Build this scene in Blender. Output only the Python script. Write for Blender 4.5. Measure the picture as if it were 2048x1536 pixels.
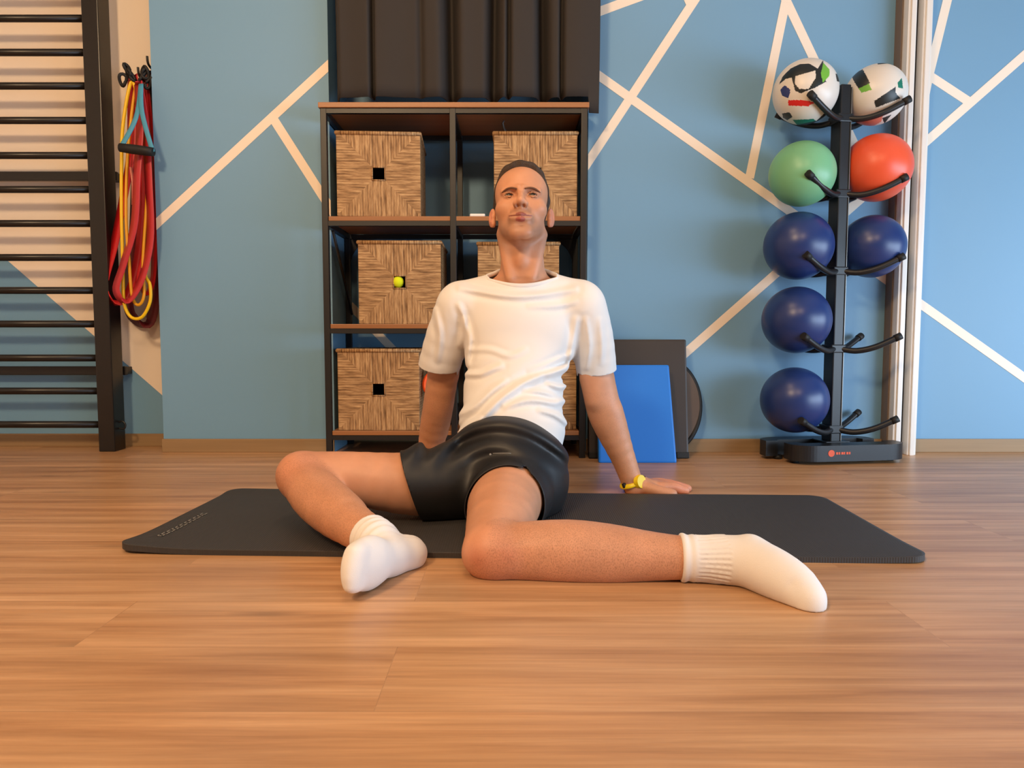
import bpy, bmesh, math, random
import numpy as np
from mathutils import Vector, Matrix

# ------------------------------------------------------------------ camera, world, lights
for o in list(bpy.data.objects): bpy.data.objects.remove(o)
SC = bpy.context.scene
COL = SC.collection
W, H, F = 2048, 1536, 1400.0
CAMH, PITCH = 0.488, math.atan(96/1400.0)
cam_d = bpy.data.cameras.new('camera'); cam = bpy.data.objects.new('camera', cam_d); COL.objects.link(cam)
cam_d.sensor_width = 36; cam_d.lens = F/W*36; cam_d.clip_start = 0.02
cam.location = (0, 0, CAMH); cam.rotation_euler = (math.pi/2-PITCH, 0, 0)
SC.camera = cam
SC.view_settings.view_transform = 'Standard'; SC.view_settings.look = 'None'
SC.view_settings.gamma = 1; SC.view_settings.use_curve_mapping = False
SC.view_settings.exposure = 0.0

world = bpy.data.worlds.new('world'); SC.world = world; world.use_nodes = True
world.node_tree.nodes['Background'].inputs[0].default_value = (0.75, 0.85, 1.0, 1)
world.node_tree.nodes['Background'].inputs[1].default_value = 0.09

def area(name, loc, target, size, size_y, power, col, spread=math.pi):
    l = bpy.data.lights.new(name, 'AREA'); l.shape = 'RECTANGLE'; l.size = size; l.size_y = size_y
    l.energy = power; l.color = col; l.spread = spread
    o = bpy.data.objects.new(name, l); COL.objects.link(o); o.location = loc
    o.rotation_euler = (Vector(target)-Vector(loc)).to_track_quat('-Z', 'Y').to_euler()
    return o
WARM = (1.0, 0.68, 0.385); COOL = (0.62, 0.80, 1.0)
area('ceiling_lamp_light', (-1.35, -0.9, 2.75), (-1.2, 1.5, 0.9), 0.5, 0.5, 100, WARM)
area('ceiling_lamp_light', (0.55, -1.2, 2.75), (0.4, 1.2, 0.9), 0.5, 0.5, 36, WARM)
area('ceiling_lamp_light', (-0.3, 1.2, 2.78), (-0.3, 1.4, 0.0), 0.5, 0.5, 14, WARM)
area('window_and_fill_light', (3.6, 0.7, 0.55), (0.8, 2.3, 0.1), 3.0, 1.0, 106, COOL)
area('window_and_fill_light', (3.3, -1.6, 1.0), (0.2, 1.9, 0.4), 2.0, 1.5, 26, (0.70, 0.85, 1.0))  # added cool fill from the front right, besides the side window

# ------------------------------------------------------------------ helpers
SP, CP = math.sin(PITCH), math.cos(PITCH)
def P(px, py, Y):
    a = (px-W/2)/F; b = (H/2-py)/F
    d = np.array([a, b*SP+CP, b*CP-SP])
    return np.array([0, 0, CAMH]) + d*(Y/d[1])
def V3(p): return Vector((float(p[0]), float(p[1]), float(p[2])))
def lin(c):
    return tuple((x/255/12.92 if x/255 <= .04045 else ((x/255+.055)/1.055)**2.4) for x in c)+(1,)

def mat(name, col, rough=.5, metal=0, spec=.5, bump=None, var=None, sss=0, coat=0):
    """col sRGB 0-255; bump=(scale xyz, strength, dist); var=(scale xyz, amount)"""
    m = bpy.data.materials.new(name); m.use_nodes = True; nt = m.node_tree; N = nt.nodes; L = nt.links
    b = N['Principled BSDF']; b.inputs['Base Color'].default_value = lin(col)
    b.inputs['Roughness'].default_value = rough; b.inputs['Metallic'].default_value = metal
    b.inputs['Specular IOR Level'].default_value = spec
    if coat: b.inputs['Coat Weight'].default_value = coat
    if sss:
        b.inputs['Subsurface Weight'].default_value = sss
        b.inputs['Subsurface Radius'].default_value = (.012, .004, .002); b.inputs['Subsurface Scale'].default_value = 1
    tc = N.new('ShaderNodeTexCoord')
    def noise(scale, sc2=1, det=4):
        mp = N.new('ShaderNodeMapping'); mp.inputs['Scale'].default_value = scale
        L.new(tc.outputs['Object'], mp.inputs['Vector'])
        n = N.new('ShaderNodeTexNoise'); n.inputs['Scale'].default_value = sc2; n.inputs['Detail'].default_value = det
        L.new(mp.outputs[0], n.inputs['Vector']); return n
    if bump:
        n = noise(bump[0]); bp = N.new('ShaderNodeBump'); bp.inputs['Strength'].default_value = bump[1]
        bp.inputs['Distance'].default_value = bump[2]; L.new(n.outputs[0], bp.inputs['Height']); L.new(bp.outputs[0], b.inputs['Normal'])
    if var:
        n = noise(var[0]); mx = N.new('ShaderNodeMix'); mx.data_type = 'RGBA'
        c = lin(col); k = var[1]
        mx.inputs['A'].default_value = tuple(x*(1-k) for x in c[:3])+(1,); mx.inputs['B'].default_value = tuple(min(1, x*(1+k)) for x in c[:3])+(1,)
        L.new(n.outputs[0], mx.inputs['Factor']); L.new(mx.outputs['Result'], b.inputs['Base Color'])
    return m

def link(name, me, m, parent=None, smooth=False, off=None):
    if m is not None:
        for mm in (m if isinstance(m, (list, tuple)) else [m]): me.materials.append(mm)
    o = bpy.data.objects.new(name, me); COL.objects.link(o)
    if parent is not None: o.parent = parent
    if smooth:
        for p in me.polygons: p.use_smooth = True
    return o
def tag(o, label=None, cat=None, group=None, kind=None):
    if label: o['label'] = label
    if cat: o['category'] = cat
    if group: o['group'] = group
    if kind: o['kind'] = kind
    return o
def empty(name, loc, label, cat, group=None, rz=0):
    o = bpy.data.objects.new(name, None); COL.objects.link(o); o.location = V3(loc); o.rotation_euler = (0, 0, rz)
    o.empty_display_size = .05
    return tag(o, label, cat, group)

class MB:
    """collects shapes into one mesh; o = origin subtracted from all points"""
    def __init__(s, o=(0, 0, 0)): s.bm = bmesh.new(); s.o = Vector([float(x) for x in o]); s.mi = 0; s.sm = []
    def vert(s, p): return s.bm.verts.new(Vector([float(x) for x in p])-s.o)
    def face(s, vs, smooth=False):
        try: f = s.bm.faces.new(vs)
        except ValueError: return None
        f.material_index = s.mi; f.smooth = smooth; return f
    def box(s, lo, hi, bev=0, M=None):
        lo = Vector(lo); hi = Vector(hi)
        tmp = bmesh.new(); bmesh.ops.create_cube(tmp, size=1)
        for v in tmp.verts: v.co = Vector(((v.co.x+.5)*(hi.x-lo.x)+lo.x, (v.co.y+.5)*(hi.y-lo.y)+lo.y, (v.co.z+.5)*(hi.z-lo.z)+lo.z))
        if bev: bmesh.ops.bevel(tmp, geom=tmp.edges[:]+tmp.verts[:], offset=bev, segments=2, affect='EDGES', profile=.6)
        if M is not None: bmesh.ops.transform(tmp, matrix=M, verts=tmp.verts[:])
        s.merge(tmp)
    def merge(s, tmp, smooth=False):
        mp = {}
        for v in tmp.verts: mp[v] = s.bm.verts.new(v.co-s.o)
        for f in tmp.faces:
            g = s.bm.faces.new([mp[v] for v in f.verts]); g.material_index = s.mi; g.smooth = smooth or f.smooth
        tmp.free()
    def tube(s, pts, r, seg=10, closed=False, caps=True, flat=1.0, up=None):
        pts = [Vector([float(x) for x in p]) for p in pts]; n = len(pts)
        rr = r if isinstance(r, (list, tuple)) else [r]*n
        rings = []; prev = None
        for i in range(n):
            if closed: t = pts[(i+1) % n]-pts[i-1]
            else: t = pts[min(i+1, n-1)]-pts[max(i-1, 0)]
            t.normalize()
            if up is not None: a = Vector(up)
            elif prev is None: a = Vector((0, 0, 1)) if abs(t.z) < .9 else Vector((1, 0, 0))
            else: a = prev
            b = t.cross(a); b.normalize(); a = b.cross(t); a.normalize(); prev = a
            ring = []
            for k in range(seg):
                an = 2*math.pi*k/seg
                ring.append(s.vert(pts[i]+a*math.cos(an)*rr[i]*flat+b*math.sin(an)*rr[i]))
            rings.append(ring)
        m = n if closed else n-1
        for i in range(m):
            A = rings[i]; B = rings[(i+1) % n]
            for k in range(seg): s.face([A[k], A[(k+1) % seg], B[(k+1) % seg], B[k]], True)
        if caps and not closed:
            s.face(rings[0][::-1]); s.face(rings[-1])
    def sphere(s, c, r, seg=24, rings=16, sc=(1, 1, 1)):
        tmp = bmesh.new(); bmesh.ops.create_uvsphere(tmp, u_segments=seg, v_segments=rings, radius=r)
        for v in tmp.verts: v.co = Vector((v.co.x*sc[0]+c[0], v.co.y*sc[1]+c[1], v.co.z*sc[2]+c[2]))
        s.merge(tmp, True)
    def prism(s, poly, d0, d1, axis='y'):
        """poly of 2D points; extruded along axis"""
        def mk(a, b, d): return {'y': (a, d, b), 'z': (a, b, d), 'x': (d, a, b)}[axis]
        A = [s.vert(mk(a, b, d0)) for a, b in poly]; B = [s.vert(mk(a, b, d1)) for a, b in poly]; n = len(poly)
        s.face(A); s.face(B[::-1])
        for i in range(n): s.face([A[i], B[i], B[(i+1) % n], A[(i+1) % n]])
    def build(s, name, m, parent=None, recalc=True):
        if recalc: bmesh.ops.recalc_face_normals(s.bm, faces=s.bm.faces[:])
        me = bpy.data.meshes.new(name); s.bm.to_mesh(me); s.bm.free()
        return link(name, me, m, parent)

def spline(pts, n=8, closed=False):
    """Catmull-Rom through pts"""
    pts = [np.array(p, float) for p in pts]; out = []; N = len(pts)
    rng = range(N) if closed else range(N-1)
    for i in rng:
        g = (lambda k: pts[k % N]) if closed else (lambda k: pts[min(max(k, 0), N-1)])
        p0, p1, p2, p3 = g(i-1), g(i), g(i+1), g(i+2)
        for j in range(n):
            t = j/n
            out.append(.5*((2*p1)+(-p0+p2)*t+(2*p0-5*p1+4*p2-p3)*t*t+(-p0+3*p1-3*p2+p3)*t**3))
    if not closed: out.append(pts[-1])
    return out

# ------------------------------------------------------------------ materials
M = {}
M['wall'] = mat('wall_blue_paint', (115, 161, 195), .55, bump=((60, 60, 60), .08, .002))
M['cream'] = mat('wall_cream_paint', (245, 230, 212), .55)
M['base'] = mat('baseboard_wood', (152, 124, 88), .5, var=((2, 2, 60), .18))
M['white'] = mat('white_painted_metal', (232, 228, 222), .35)
M['gap'] = mat('dark_gap', (38, 28, 22), .7)
M['black'] = mat('black_powder_coat', (27, 25, 25), .42)
M['blackwood'] = mat('black_lacquered_bar', (24, 20, 18), .35)
M['rack'] = mat('rack_dark_steel', (30, 31, 34), .38, metal=.2)
M['rubber'] = mat('black_rubber', (18, 18, 18), .6)
M['shelfwood'] = mat('shelf_walnut', (158, 104, 62), .42, var=((1.5, 40, 40), .22))
M['curtain'] = mat('dark_brown_curtain', (50, 45, 42), .85, bump=((500, 500, 500), .1, .001))
M['shirt'] = mat('white_cotton', (232, 229, 226), .85, bump=((700, 700, 700), .12, .001), sss=0)
M['shorts'] = mat('black_sport_fabric', (24, 23, 24), .5, bump=((600, 600, 600), .1, .001))
M['sock'] = mat('white_sock_cotton', (232, 226, 220), .9, bump=((500, 500, 500), .25, .001))
M['mat'] = mat('charcoal_mat_foam', (54, 51, 50), .62)
M['bluefoam'] = mat('blue_foam', (14, 118, 216), .5, bump=((120, 120, 120), .1, .001))
M['slab'] = mat('brown_black_board', (52, 44, 40), .5)
M['disc'] = mat('grey_brown_disc', (92, 76, 64), .5)
M['navy'] = mat('navy_rubber', (32, 54, 112), .34, spec=.5)
M['green'] = mat('green_rubber', (120, 186, 140), .38)
M['red'] = mat('red_rubber', (238, 92, 56), .38)
M['yellow'] = mat('yellow_rubber', (240, 196, 10), .4)
M['tennis'] = mat('tennis_felt', (226, 240, 20), .9)
M['bandred'] = mat('red_latex', (196, 24, 30), .42)
M['bandpink'] = mat('pink_red_latex', (186, 44, 54), .42)
M['banddark'] = mat('dark_red_latex', (96, 12, 20), .5)
M['bandblue'] = mat('blue_strap', (70, 150, 180), .6)
M['bandorange'] = mat('orange_tube', (224, 160, 14), .45)
M['orange'] = mat('orange_plastic', (250, 90, 30), .4)
M['mark'] = mat('light_grey_print', (150, 146, 140), .5)
M['lining'] = mat('black_fabric_lining', (5, 5, 5), 1, spec=0)  # shade seen through the basket holes, put into a black colour
M['logo'] = mat('orange_print', (216, 84, 40), .5)
M['hair'] = mat('short_brown_hair', (64, 48, 36), .8, bump=((300, 300, 300), .8, .003), var=((200, 200, 60), .5))
M['brow'] = mat('brow_hair', (112, 76, 54), .9)
M['watchyel'] = mat('yellow_silicone', (238, 206, 20), .35)
M['paper'] = mat('white_plastic', (240, 236, 230), .4)
M['metal'] = mat('grey_metal', (120, 120, 118), .35, metal=.7)
M['bwhite'] = mat('ball_white', (226, 220, 210), .35)
M['bblack'] = mat('ball_black', (28, 34, 34), .4)
M['bgreen'] = mat('ball_green', (110, 180, 60), .4)
M['bteal'] = mat('ball_teal', (30, 120, 100), .4)
M['bred'] = mat('ball_red', (215, 40, 36), .4)
M['bblue'] = mat('ball_blue', (46, 60, 120), .4)
M['bpink'] = mat('ball_pink', (214, 130, 110), .4)

def nodes(m): return m.node_tree.nodes, m.node_tree.links, m.node_tree.nodes['Principled BSDF']

def floor_material():
    m = bpy.data.materials.new('oak_plank_floor'); m.use_nodes = True; N, L, b = nodes(m)
    tc = N.new('ShaderNodeTexCoord')
    br = N.new('ShaderNodeTexBrick'); br.offset = .37; br.inputs['Scale'].default_value = 1
    br.inputs['Brick Width'].default_value = 1.38; br.inputs['Row Height'].default_value = .19
    br.inputs['Mortar Size'].default_value = .0008; br.inputs['Mortar Smooth'].default_value = 0.3; br.inputs['Bias'].default_value = 0
    br.inputs['Color1'].default_value = (.0, .0, .0, 1); br.inputs['Color2'].default_value = (1, 1, 1, 1); br.inputs['Mortar'].default_value = (.5, .5, .5, 1)
    mp0 = N.new('ShaderNodeMapping'); mp0.inputs['Location'].default_value = (.18, .07, 0)
    L.new(tc.outputs['Object'], mp0.inputs[0]); L.new(mp0.outputs[0], br.inputs['Vector'])
    # per-plank offset of the grain
    vm = N.new('ShaderNodeVectorMath'); vm.operation = 'MULTIPLY_ADD'
    L.new(br.outputs['Color'], vm.inputs[0]); vm.inputs[1].default_value = (7.3, 3.1, 5.7); L.new(tc.outputs['Object'], vm.inputs[2])
    def grain(scale, det, rough=.6, dist=0):
        mp = N.new('ShaderNodeMapping'); mp.inputs['Scale'].default_value = scale; L.new(vm.outputs[0], mp.inputs[0])
        n = N.new('ShaderNodeTexNoise'); n.inputs['Scale'].default_value = 1; n.inputs['Detail'].default_value = det
        n.inputs['Roughness'].default_value = rough; n.inputs['Distortion'].default_value = dist
        L.new(mp.outputs[0], n.inputs['Vector']); return n
    g1 = grain((1.1, 22, 1), 6, .62, .4); g2 = grain((3.5, 130, 1), 4, .7); g3 = grain((1.2, 5, 1), 3)
    r1 = N.new('ShaderNodeValToRGB'); r1.color_ramp.elements[0].position = .28; r1.color_ramp.elements[1].position = .72
    r1.color_ramp.elements[0].color = lin((158, 112, 74)); r1.color_ramp.elements[1].color = lin((212, 168, 126))
    e = r1.color_ramp.elements.new(.5); e.color = lin((190, 144, 102))
    L.new(g1.outputs[0], r1.inputs[0])
    def mixm(a, fac, lo, hi, inp):
        mr = N.new('ShaderNodeMapRange'); mr.inputs['From Min'].default_value = .3; mr.inputs['From Max'].default_value = .7
        mr.inputs['To Min'].default_value = lo; mr.inputs['To Max'].default_value = hi; L.new(inp, mr.inputs[0])
        v = N.new('ShaderNodeVectorMath'); v.operation = 'SCALE'; L.new(a, v.inputs[0]); L.new(mr.outputs[0], v.inputs['Scale']); return v.outputs[0]
    c = mixm(r1.outputs[0], 0, .88, 1.1, g2.outputs[0]); c = mixm(c, 0, .82, 1.12, g3.outputs[0])
    # knots
    mp = N.new('ShaderNodeMapping'); mp.inputs['Scale'].default_value = (1.6, 7.5, 1); L.new(vm.outputs[0], mp.inputs[0])
    vo = N.new('ShaderNodeTexVoronoi'); vo.inputs['Scale'].default_value = 1; L.new(mp.outputs[0], vo.inputs['Vector'])
    rk = N.new('ShaderNodeMapRange'); rk.inputs['From Min'].default_value = .0; rk.inputs['From Max'].default_value = .13
    rk.inputs['To Min'].default_value = .62; rk.inputs['To Max'].default_value = 1; L.new(vo.outputs['Distance'], rk.inputs[0])
    v = N.new('ShaderNodeVectorMath'); v.operation = 'SCALE'; L.new(c, v.inputs[0]); L.new(rk.outputs[0], v.inputs['Scale'])
    # seams
    sm = N.new('ShaderNodeMapRange'); sm.inputs['To Min'].default_value = 1; sm.inputs['To Max'].default_value = .82; L.new(br.outputs['Fac'], sm.inputs[0])
    v2 = N.new('ShaderNodeVectorMath'); v2.operation = 'SCALE'; L.new(v.outputs[0], v2.inputs[0]); L.new(sm.outputs[0], v2.inputs['Scale'])
    L.new(v2.outputs[0], b.inputs['Base Color'])
    b.inputs['Roughness'].default_value = .36; b.inputs['Specular IOR Level'].default_value = .45
    bp = N.new('ShaderNodeBump'); bp.inputs['Strength'].default_value = .12; bp.inputs['Distance'].default_value = .002
    L.new(g2.outputs[0], bp.inputs['Height']); L.new(bp.outputs[0], b.inputs['Normal'])
    return m
M['floor'] = floor_material()

def woven_material():
    m = bpy.data.materials.new('woven_seagrass'); m.use_nodes = True; N, L, b = nodes(m)
    tc = N.new('ShaderNodeTexCoord'); sx = N.new('ShaderNodeSeparateXYZ'); L.new(tc.outputs['Object'], sx.inputs[0])
    def math_(op, a, b_=None):
        n = N.new('ShaderNodeMath'); n.operation = op
        for i, v in enumerate((a, b_)):
            if v is None: continue
            if isinstance(v, (int, float)): n.inputs[i].default_value = v
            else: L.new(v, n.inputs[i])
        return n.outputs[0]
    zc = math_('SUBTRACT', sx.outputs[2], .165)
    ax = math_('ABSOLUTE', sx.outputs[0]); az = math_('ABSOLUTE', zc)
    sel = math_('GREATER_THAN', ax, az)           # 1: left/right quadrants -> horizontal strands
    cz = N.new('ShaderNodeCombineXYZ')
    # strand coordinate u (across), v (along)
    u = math_('ADD', math_('MULTIPLY', sel, zc), math_('MULTIPLY', math_('SUBTRACT', 1, sel), sx.outputs[0]))
    v = math_('ADD', math_('MULTIPLY', sel, sx.outputs[0]), math_('MULTIPLY', math_('SUBTRACT', 1, sel), zc))
    L.new(math_('MULTIPLY', u, 120), cz.inputs[0]); L.new(math_('MULTIPLY', v, 14), cz.inputs[1]); L.new(math_('ADD', math_('MULTIPLY', sx.outputs[1], 95), math_('MULTIPLY', sel, 17)), cz.inputs[2])
    n = N.new('ShaderNodeTexNoise'); n.inputs['Scale'].default_value = 1; n.inputs['Detail'].default_value = 3; n.inputs['Roughness'].default_value = .6
    L.new(cz.outputs[0], n.inputs['Vector'])
    w = math_('SINE', math_('MULTIPLY', u, 620))
    h = math_('ADD', math_('MULTIPLY', w, .05), n.outputs[0])
    rp = N.new('ShaderNodeValToRGB'); rp.color_ramp.elements[0].position = .28; rp.color_ramp.elements[1].position = .72
    rp.color_ramp.elements[0].color = lin((112, 80, 48)); rp.color_ramp.elements[1].color = lin((206, 168, 120))
    e = rp.color_ramp.elements.new(.5); e.color = lin((164, 126, 84))
    L.new(h, rp.inputs[0]); L.new(rp.outputs[0], b.inputs['Base Color']); b.inputs['Roughness'].default_value = .75
    bp = N.new('ShaderNodeBump'); bp.inputs['Strength'].default_value = .7; bp.inputs['Distance'].default_value = .004
    L.new(h, bp.inputs['Height']); L.new(bp.outputs[0], b.inputs['Normal'])
    return m
M['woven'] = woven_material()

def skin_material():
    m = bpy.data.materials.new('skin'); m.use_nodes = True; N, L, b = nodes(m)
    at = N.new('ShaderNodeAttribute'); at.attribute_name = 'tint'
    tc = N.new('ShaderNodeTexCoord')
    n = N.new('ShaderNodeTexNoise'); n.inputs['Scale'].default_value = 18; n.inputs['Detail'].default_value = 5; L.new(tc.outputs['Object'], n.inputs[0])
    mr = N.new('ShaderNodeMapRange'); mr.inputs['To Min'].default_value = .80; mr.inputs['To Max'].default_value = 1.17; L.new(n.outputs[0], mr.inputs[0])
    v = N.new('ShaderNodeVectorMath'); v.operation = 'SCALE'; L.new(at.outputs['Color'], v.inputs[0]); L.new(mr.outputs[0], v.inputs['Scale'])
    # fine body hair where the alpha of the attribute says so
    mp = N.new('ShaderNodeMapping'); mp.inputs['Scale'].default_value = (520, 520, 260); L.new(tc.outputs['Object'], mp.inputs[0])
    nh = N.new('ShaderNodeTexNoise'); nh.inputs['Scale'].default_value = 1; nh.inputs['Detail'].default_value = 2; L.new(mp.outputs[0], nh.inputs[0])
    rh = N.new('ShaderNodeMapRange'); rh.inputs['From Min'].default_value = .42; rh.inputs['From Max'].default_value = .75; L.new(nh.outputs[0], rh.inputs[0])
    mu = N.new('ShaderNodeMath'); mu.operation = 'MULTIPLY'; L.new(rh.outputs[0], mu.inputs[0]); L.new(at.outputs['Alpha'], mu.inputs[1])
    mx = N.new('ShaderNodeMix'); mx.data_type = 'RGBA'; L.new(mu.outputs[0], mx.inputs['Factor']); L.new(v.outputs[0], mx.inputs['A']); mx.inputs['B'].default_value = lin((96, 58, 36))
    L.new(mx.outputs['Result'], b.inputs['Base Color'])
    b.inputs['Roughness'].default_value = .48; b.inputs['Specular IOR Level'].default_value = .4
    b.inputs['Subsurface Weight'].default_value = .12; b.inputs['Subsurface Radius'].default_value = (.012, .004, .002); b.inputs['Subsurface Scale'].default_value = 1
    n2 = N.new('ShaderNodeTexNoise'); n2.inputs['Scale'].default_value = 220; n2.inputs['Detail'].default_value = 3; L.new(tc.outputs['Object'], n2.inputs[0])
    bp = N.new('ShaderNodeBump'); bp.inputs['Strength'].default_value = .12; bp.inputs['Distance'].default_value = .001
    L.new(n2.outputs[0], bp.inputs['Height']); L.new(bp.outputs[0], b.inputs['Normal'])
    return m
M['skin'] = skin_material()

def ribbed_mat():      # fine ribs on the exercise mat
    m = M['mat']; N, L, b = nodes(m)
    tc = N.new('ShaderNodeTexCoord'); w = N.new('ShaderNodeTexWave'); w.inputs['Scale'].default_value = 55; w.bands_direction = 'X'
    L.new(tc.outputs['Object'], w.inputs[0]); bp = N.new('ShaderNodeBump'); bp.inputs['Strength'].default_value = .35; bp.inputs['Distance'].default_value = .001
    L.new(w.outputs[0], bp.inputs['Height']); L.new(bp.outputs[0], b.inputs['Normal'])
ribbed_mat()

# ------------------------------------------------------------------ the room
WY, RY, NY = 2.93, 3.09, 3.24            # wall planes: main, left recess, shelf niche
XL = P(318, 600, WY)[0]; XN0 = P(667, 400, WY)[0]-.012; XN1 = P(1174, 600, WY)[0]
ZT = 2.85
def struct(mb, name, m): return tag(mb.build(name, m), kind='structure')
mb = MB(); mb.box((-3.4, -2.6, -.05), (4.2, 3.4, 0)); struct(mb, 'floor', M['floor'])
mb = MB(); mb.box((-3.4, -2.6, ZT), (4.2, 3.4, ZT+.08)); struct(mb, 'ceiling', mat('ceiling_white', (215, 210, 205), .8))

def clip_poly(poly, x0, x1, z0, z1):
    def cl(pts, f, g):
        out = []
        for i in range(len(pts)):
            a, b = pts[i-1], pts[i]; fa, fb = f(a), f(b)
            if (fa >= 0) != (fb >= 0):
                t = fa/(fa-fb); out.append((a[0]+(b[0]-a[0])*t, a[1]+(b[1]-a[1])*t))
            if fb >= 0: out.append(b)
        return out
    for f in (lambda p: p[0]-x0, lambda p: x1-p[0], lambda p: p[1]-z0, lambda p: z1-p[1]):
        poly = cl(poly, f, None)
        if len(poly) < 3: return []
    return poly
def stripe(mb, a, b, Y, x0, x1, w=.036):
    A = P(a[0], a[1], Y); B = P(b[0], b[1], Y); d = np.array([B[0]-A[0], B[2]-A[2]]); d /= np.linalg.norm(d); n = np.array([-d[1], d[0]])*w/2
    p = [(A[0]+n[0], A[2]+n[1]), (B[0]+n[0], B[2]+n[1]), (B[0]-n[0], B[2]-n[1]), (A[0]-n[0], A[2]-n[1])]
    p = clip_poly(p, x0, x1, .06, ZT)
    if p: mb.prism(p, Y-.0012-random.random()*.0004, Y+.002)
mb = MB(); mb.box((XL, WY, 0), (XN0, NY+.1, ZT)); mb.mi = 1
stripe(mb, (300, 460), (760, 36), WY, XL, XN0); stripe(mb, (547, 238), (690, 462), WY, XL, XN0)
struct(mb, 'wall_back_left', [M['wall'], M['cream']])
mb = MB(); mb.box((XN1, WY, 0), (4.2, NY+.1, ZT)); mb.mi = 1
for a, b in [((1396, -10), (1120, 410)), ((1190, 146), (2100, 792)), ((1180, 30), (1300, -14)), ((1573, -5), (1499, 356)),
             ((1566, -12), (1712, 296)), ((1330, 742), (2120, 48)), ((1371, -14), (1384, 14)), ((1897, -10), (1856, 158)),
             ((1850, 146), (1938, 204)), ((1856, 158), (1842, 230))]:
    stripe(mb, a, b, WY, XN1, 4.2)
struct(mb, 'wall_back_right', [M['wall'], M['cream']])
mb = MB(); mb.box((XN0-.001, NY, 0), (XN1+.001, NY+.1, ZT)); mb.mi = 1; stripe(mb, (700, 610), (850, 765), NY, XN0, XN1)
struct(mb, 'wall_niche', [M['wall'], M['cream']])
# left recess: cream upper part, blue triangle below
mb = MB(); mb.box((-3.4, RY, 0), (XL+.02, NY+.1, ZT)); mb.mi = 1
a = P(20, 525, RY); b = P(322, 788, RY); sl = (b[2]-a[2])/(b[0]-a[0]); X0 = -3.35; X1 = XL
z1 = a[2]+sl*(X1-a[0]); z0 = a[2]+sl*(-2.35-a[0])
mb.prism([(-2.35, z0), (X1, z1), (X1, ZT-.001), (X0, ZT-.001), (X0, z0-.35)], RY-.0015, RY+.002)
struct(mb, 'wall_recess', [M['wall'], M['cream']])
mb = MB(); mb.box((-3.5, -2.6, 0), (-3.4, 3.3, ZT)); struct(mb, 'wall_left', M['cream'])
BH = .056
mb = MB(); mb.box((XL-.003, WY-.012, 0), (XN0, WY-.0005, BH), .002); mb.box((XN1, WY-.012, 0), (4.2, WY-.0005, BH), .002)
mb.box((XN0+.001, NY-.012, 0), (XN1-.001, NY-.0005, BH)); mb.box((-3.4, RY-.012, 0), (XL-.001, RY-.002, BH), .002)
struct(mb, 'baseboard_back', M['base'])
# white upright profiles with dark joint
xa = P(1783, 880, 2.86)[0]; xb = P(1828, 880, 2.86)[0]
mb = MB()
mb.box((xa-.004, 2.845, 0), (xa+.030, WY, ZT), .003); mb.box((xb-.036, 2.845, 0), (xb, WY, ZT), .003)
mb.box((xa+.006, 2.838, 0), (xa+.024, 2.846, ZT), .002); mb.box((xb-.028, 2.838, 0), (xb-.010, 2.846, ZT), .002)
struct(mb, 'trim_1', M['white'])
mb = MB(); mb.box((xa+.0305, 2.885, 0), (xb-.0365, WY, ZT)); struct(mb, 'trim_2', M['gap'])
# thin taupe strip standing in for the shade beside the uprights
mb = MB()
mb.box((xa-.011, 2.88, 0), (xa-.0045, WY, ZT), .002); struct(mb, 'shade_strip', mat('taupe_shade', (120, 104, 92), .6))

# ------------------------------------------------------------------ curtain
def curtain():
    xs = np.linspace(666, 1196, 260); tr = [(667, 8, .09), (750, 4, .05), (903, 13, .10), (988, 10, .09), (1016, 4, .04), (1086, 10, .09), (1124, 4, .04), (842, 6, .015)]
    bm = bmesh.new(); rows = []
    for px in xs:
        X = P(px, 200, 2.85)[0]
        y = 2.815+sum(a*math.exp(-((px-c)/w)**2) for c, w, a in tr)+.008*math.sin(px/21.)
        y = min(y, 2.912)
        zb = 1.424 if X < .303 else 1.362
        zs = [zb, zb+.05, 1.6, 1.9, 2.3, 2.8]
        rows.append([bm.verts.new((X+.004*math.sin(z*3+px/30.), y+.003*math.sin(z*5), z)) for z in zs])
    for i in range(len(rows)-1):
        for j in range(5): f = bm.faces.new([rows[i][j], rows[i+1][j], rows[i+1][j+1], rows[i][j+1]]); f.smooth = True
    me = bpy.data.meshes.new('curtain'); bm.to_mesh(me); bm.free()
    o = link('curtain', me, M['curtain']); s = o.modifiers.new('s', 'SOLIDIFY'); s.thickness = .003
    tag(o, 'dark brown pleated curtain hanging above the open shelf unit', 'curtain')
curtain()

# ------------------------------------------------------------------ shelf unit
FY, BY = 2.776, 3.17
SX0, SX1 = P(643, 400, FY)[0], P(1174, 400, FY)[0]
ztop = P(800, 205, FY)[2]; zb2 = P(800, 432, FY)[2]; zb3 = P(800, 648, FY)[2]; zb4 = P(800, 862, FY)[2]
XM = P(906, 400, FY)[0]
root = empty('open_shelf_unit', ((SX0+SX1)/2, (FY+BY)/2, 0), 'black metal open shelf unit with brown wooden boards behind the man', 'shelf')
o0 = root.location
for nm, x0, x1 in (('post', SX0, SX0+.024), ('post', XM-.012, XM+.012), ('post', SX1-.024, SX1)):
    for y0, y1 in ((FY, FY+.022), (BY-.022, BY)):
        m_ = MB(o0); m_.box((x0, y0, 0), (x1, y1, ztop-.0205), .002); m_.build('post', M['black'], root)
m_ = MB(o0); m_.box((SX0-.006, FY-.006, ztop-.02), (SX1+.006, BY, ztop), .002); m_.build('top_board', M['shelfwood'], root)
for z in (zb2, zb3, zb4):
    m_ = MB(o0); m_.box((SX0+.025, FY+.004, z-.018), (SX1-.025, BY-.024, z), .002); m_.build('shelf_board', M['shelfwood'], root)
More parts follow.
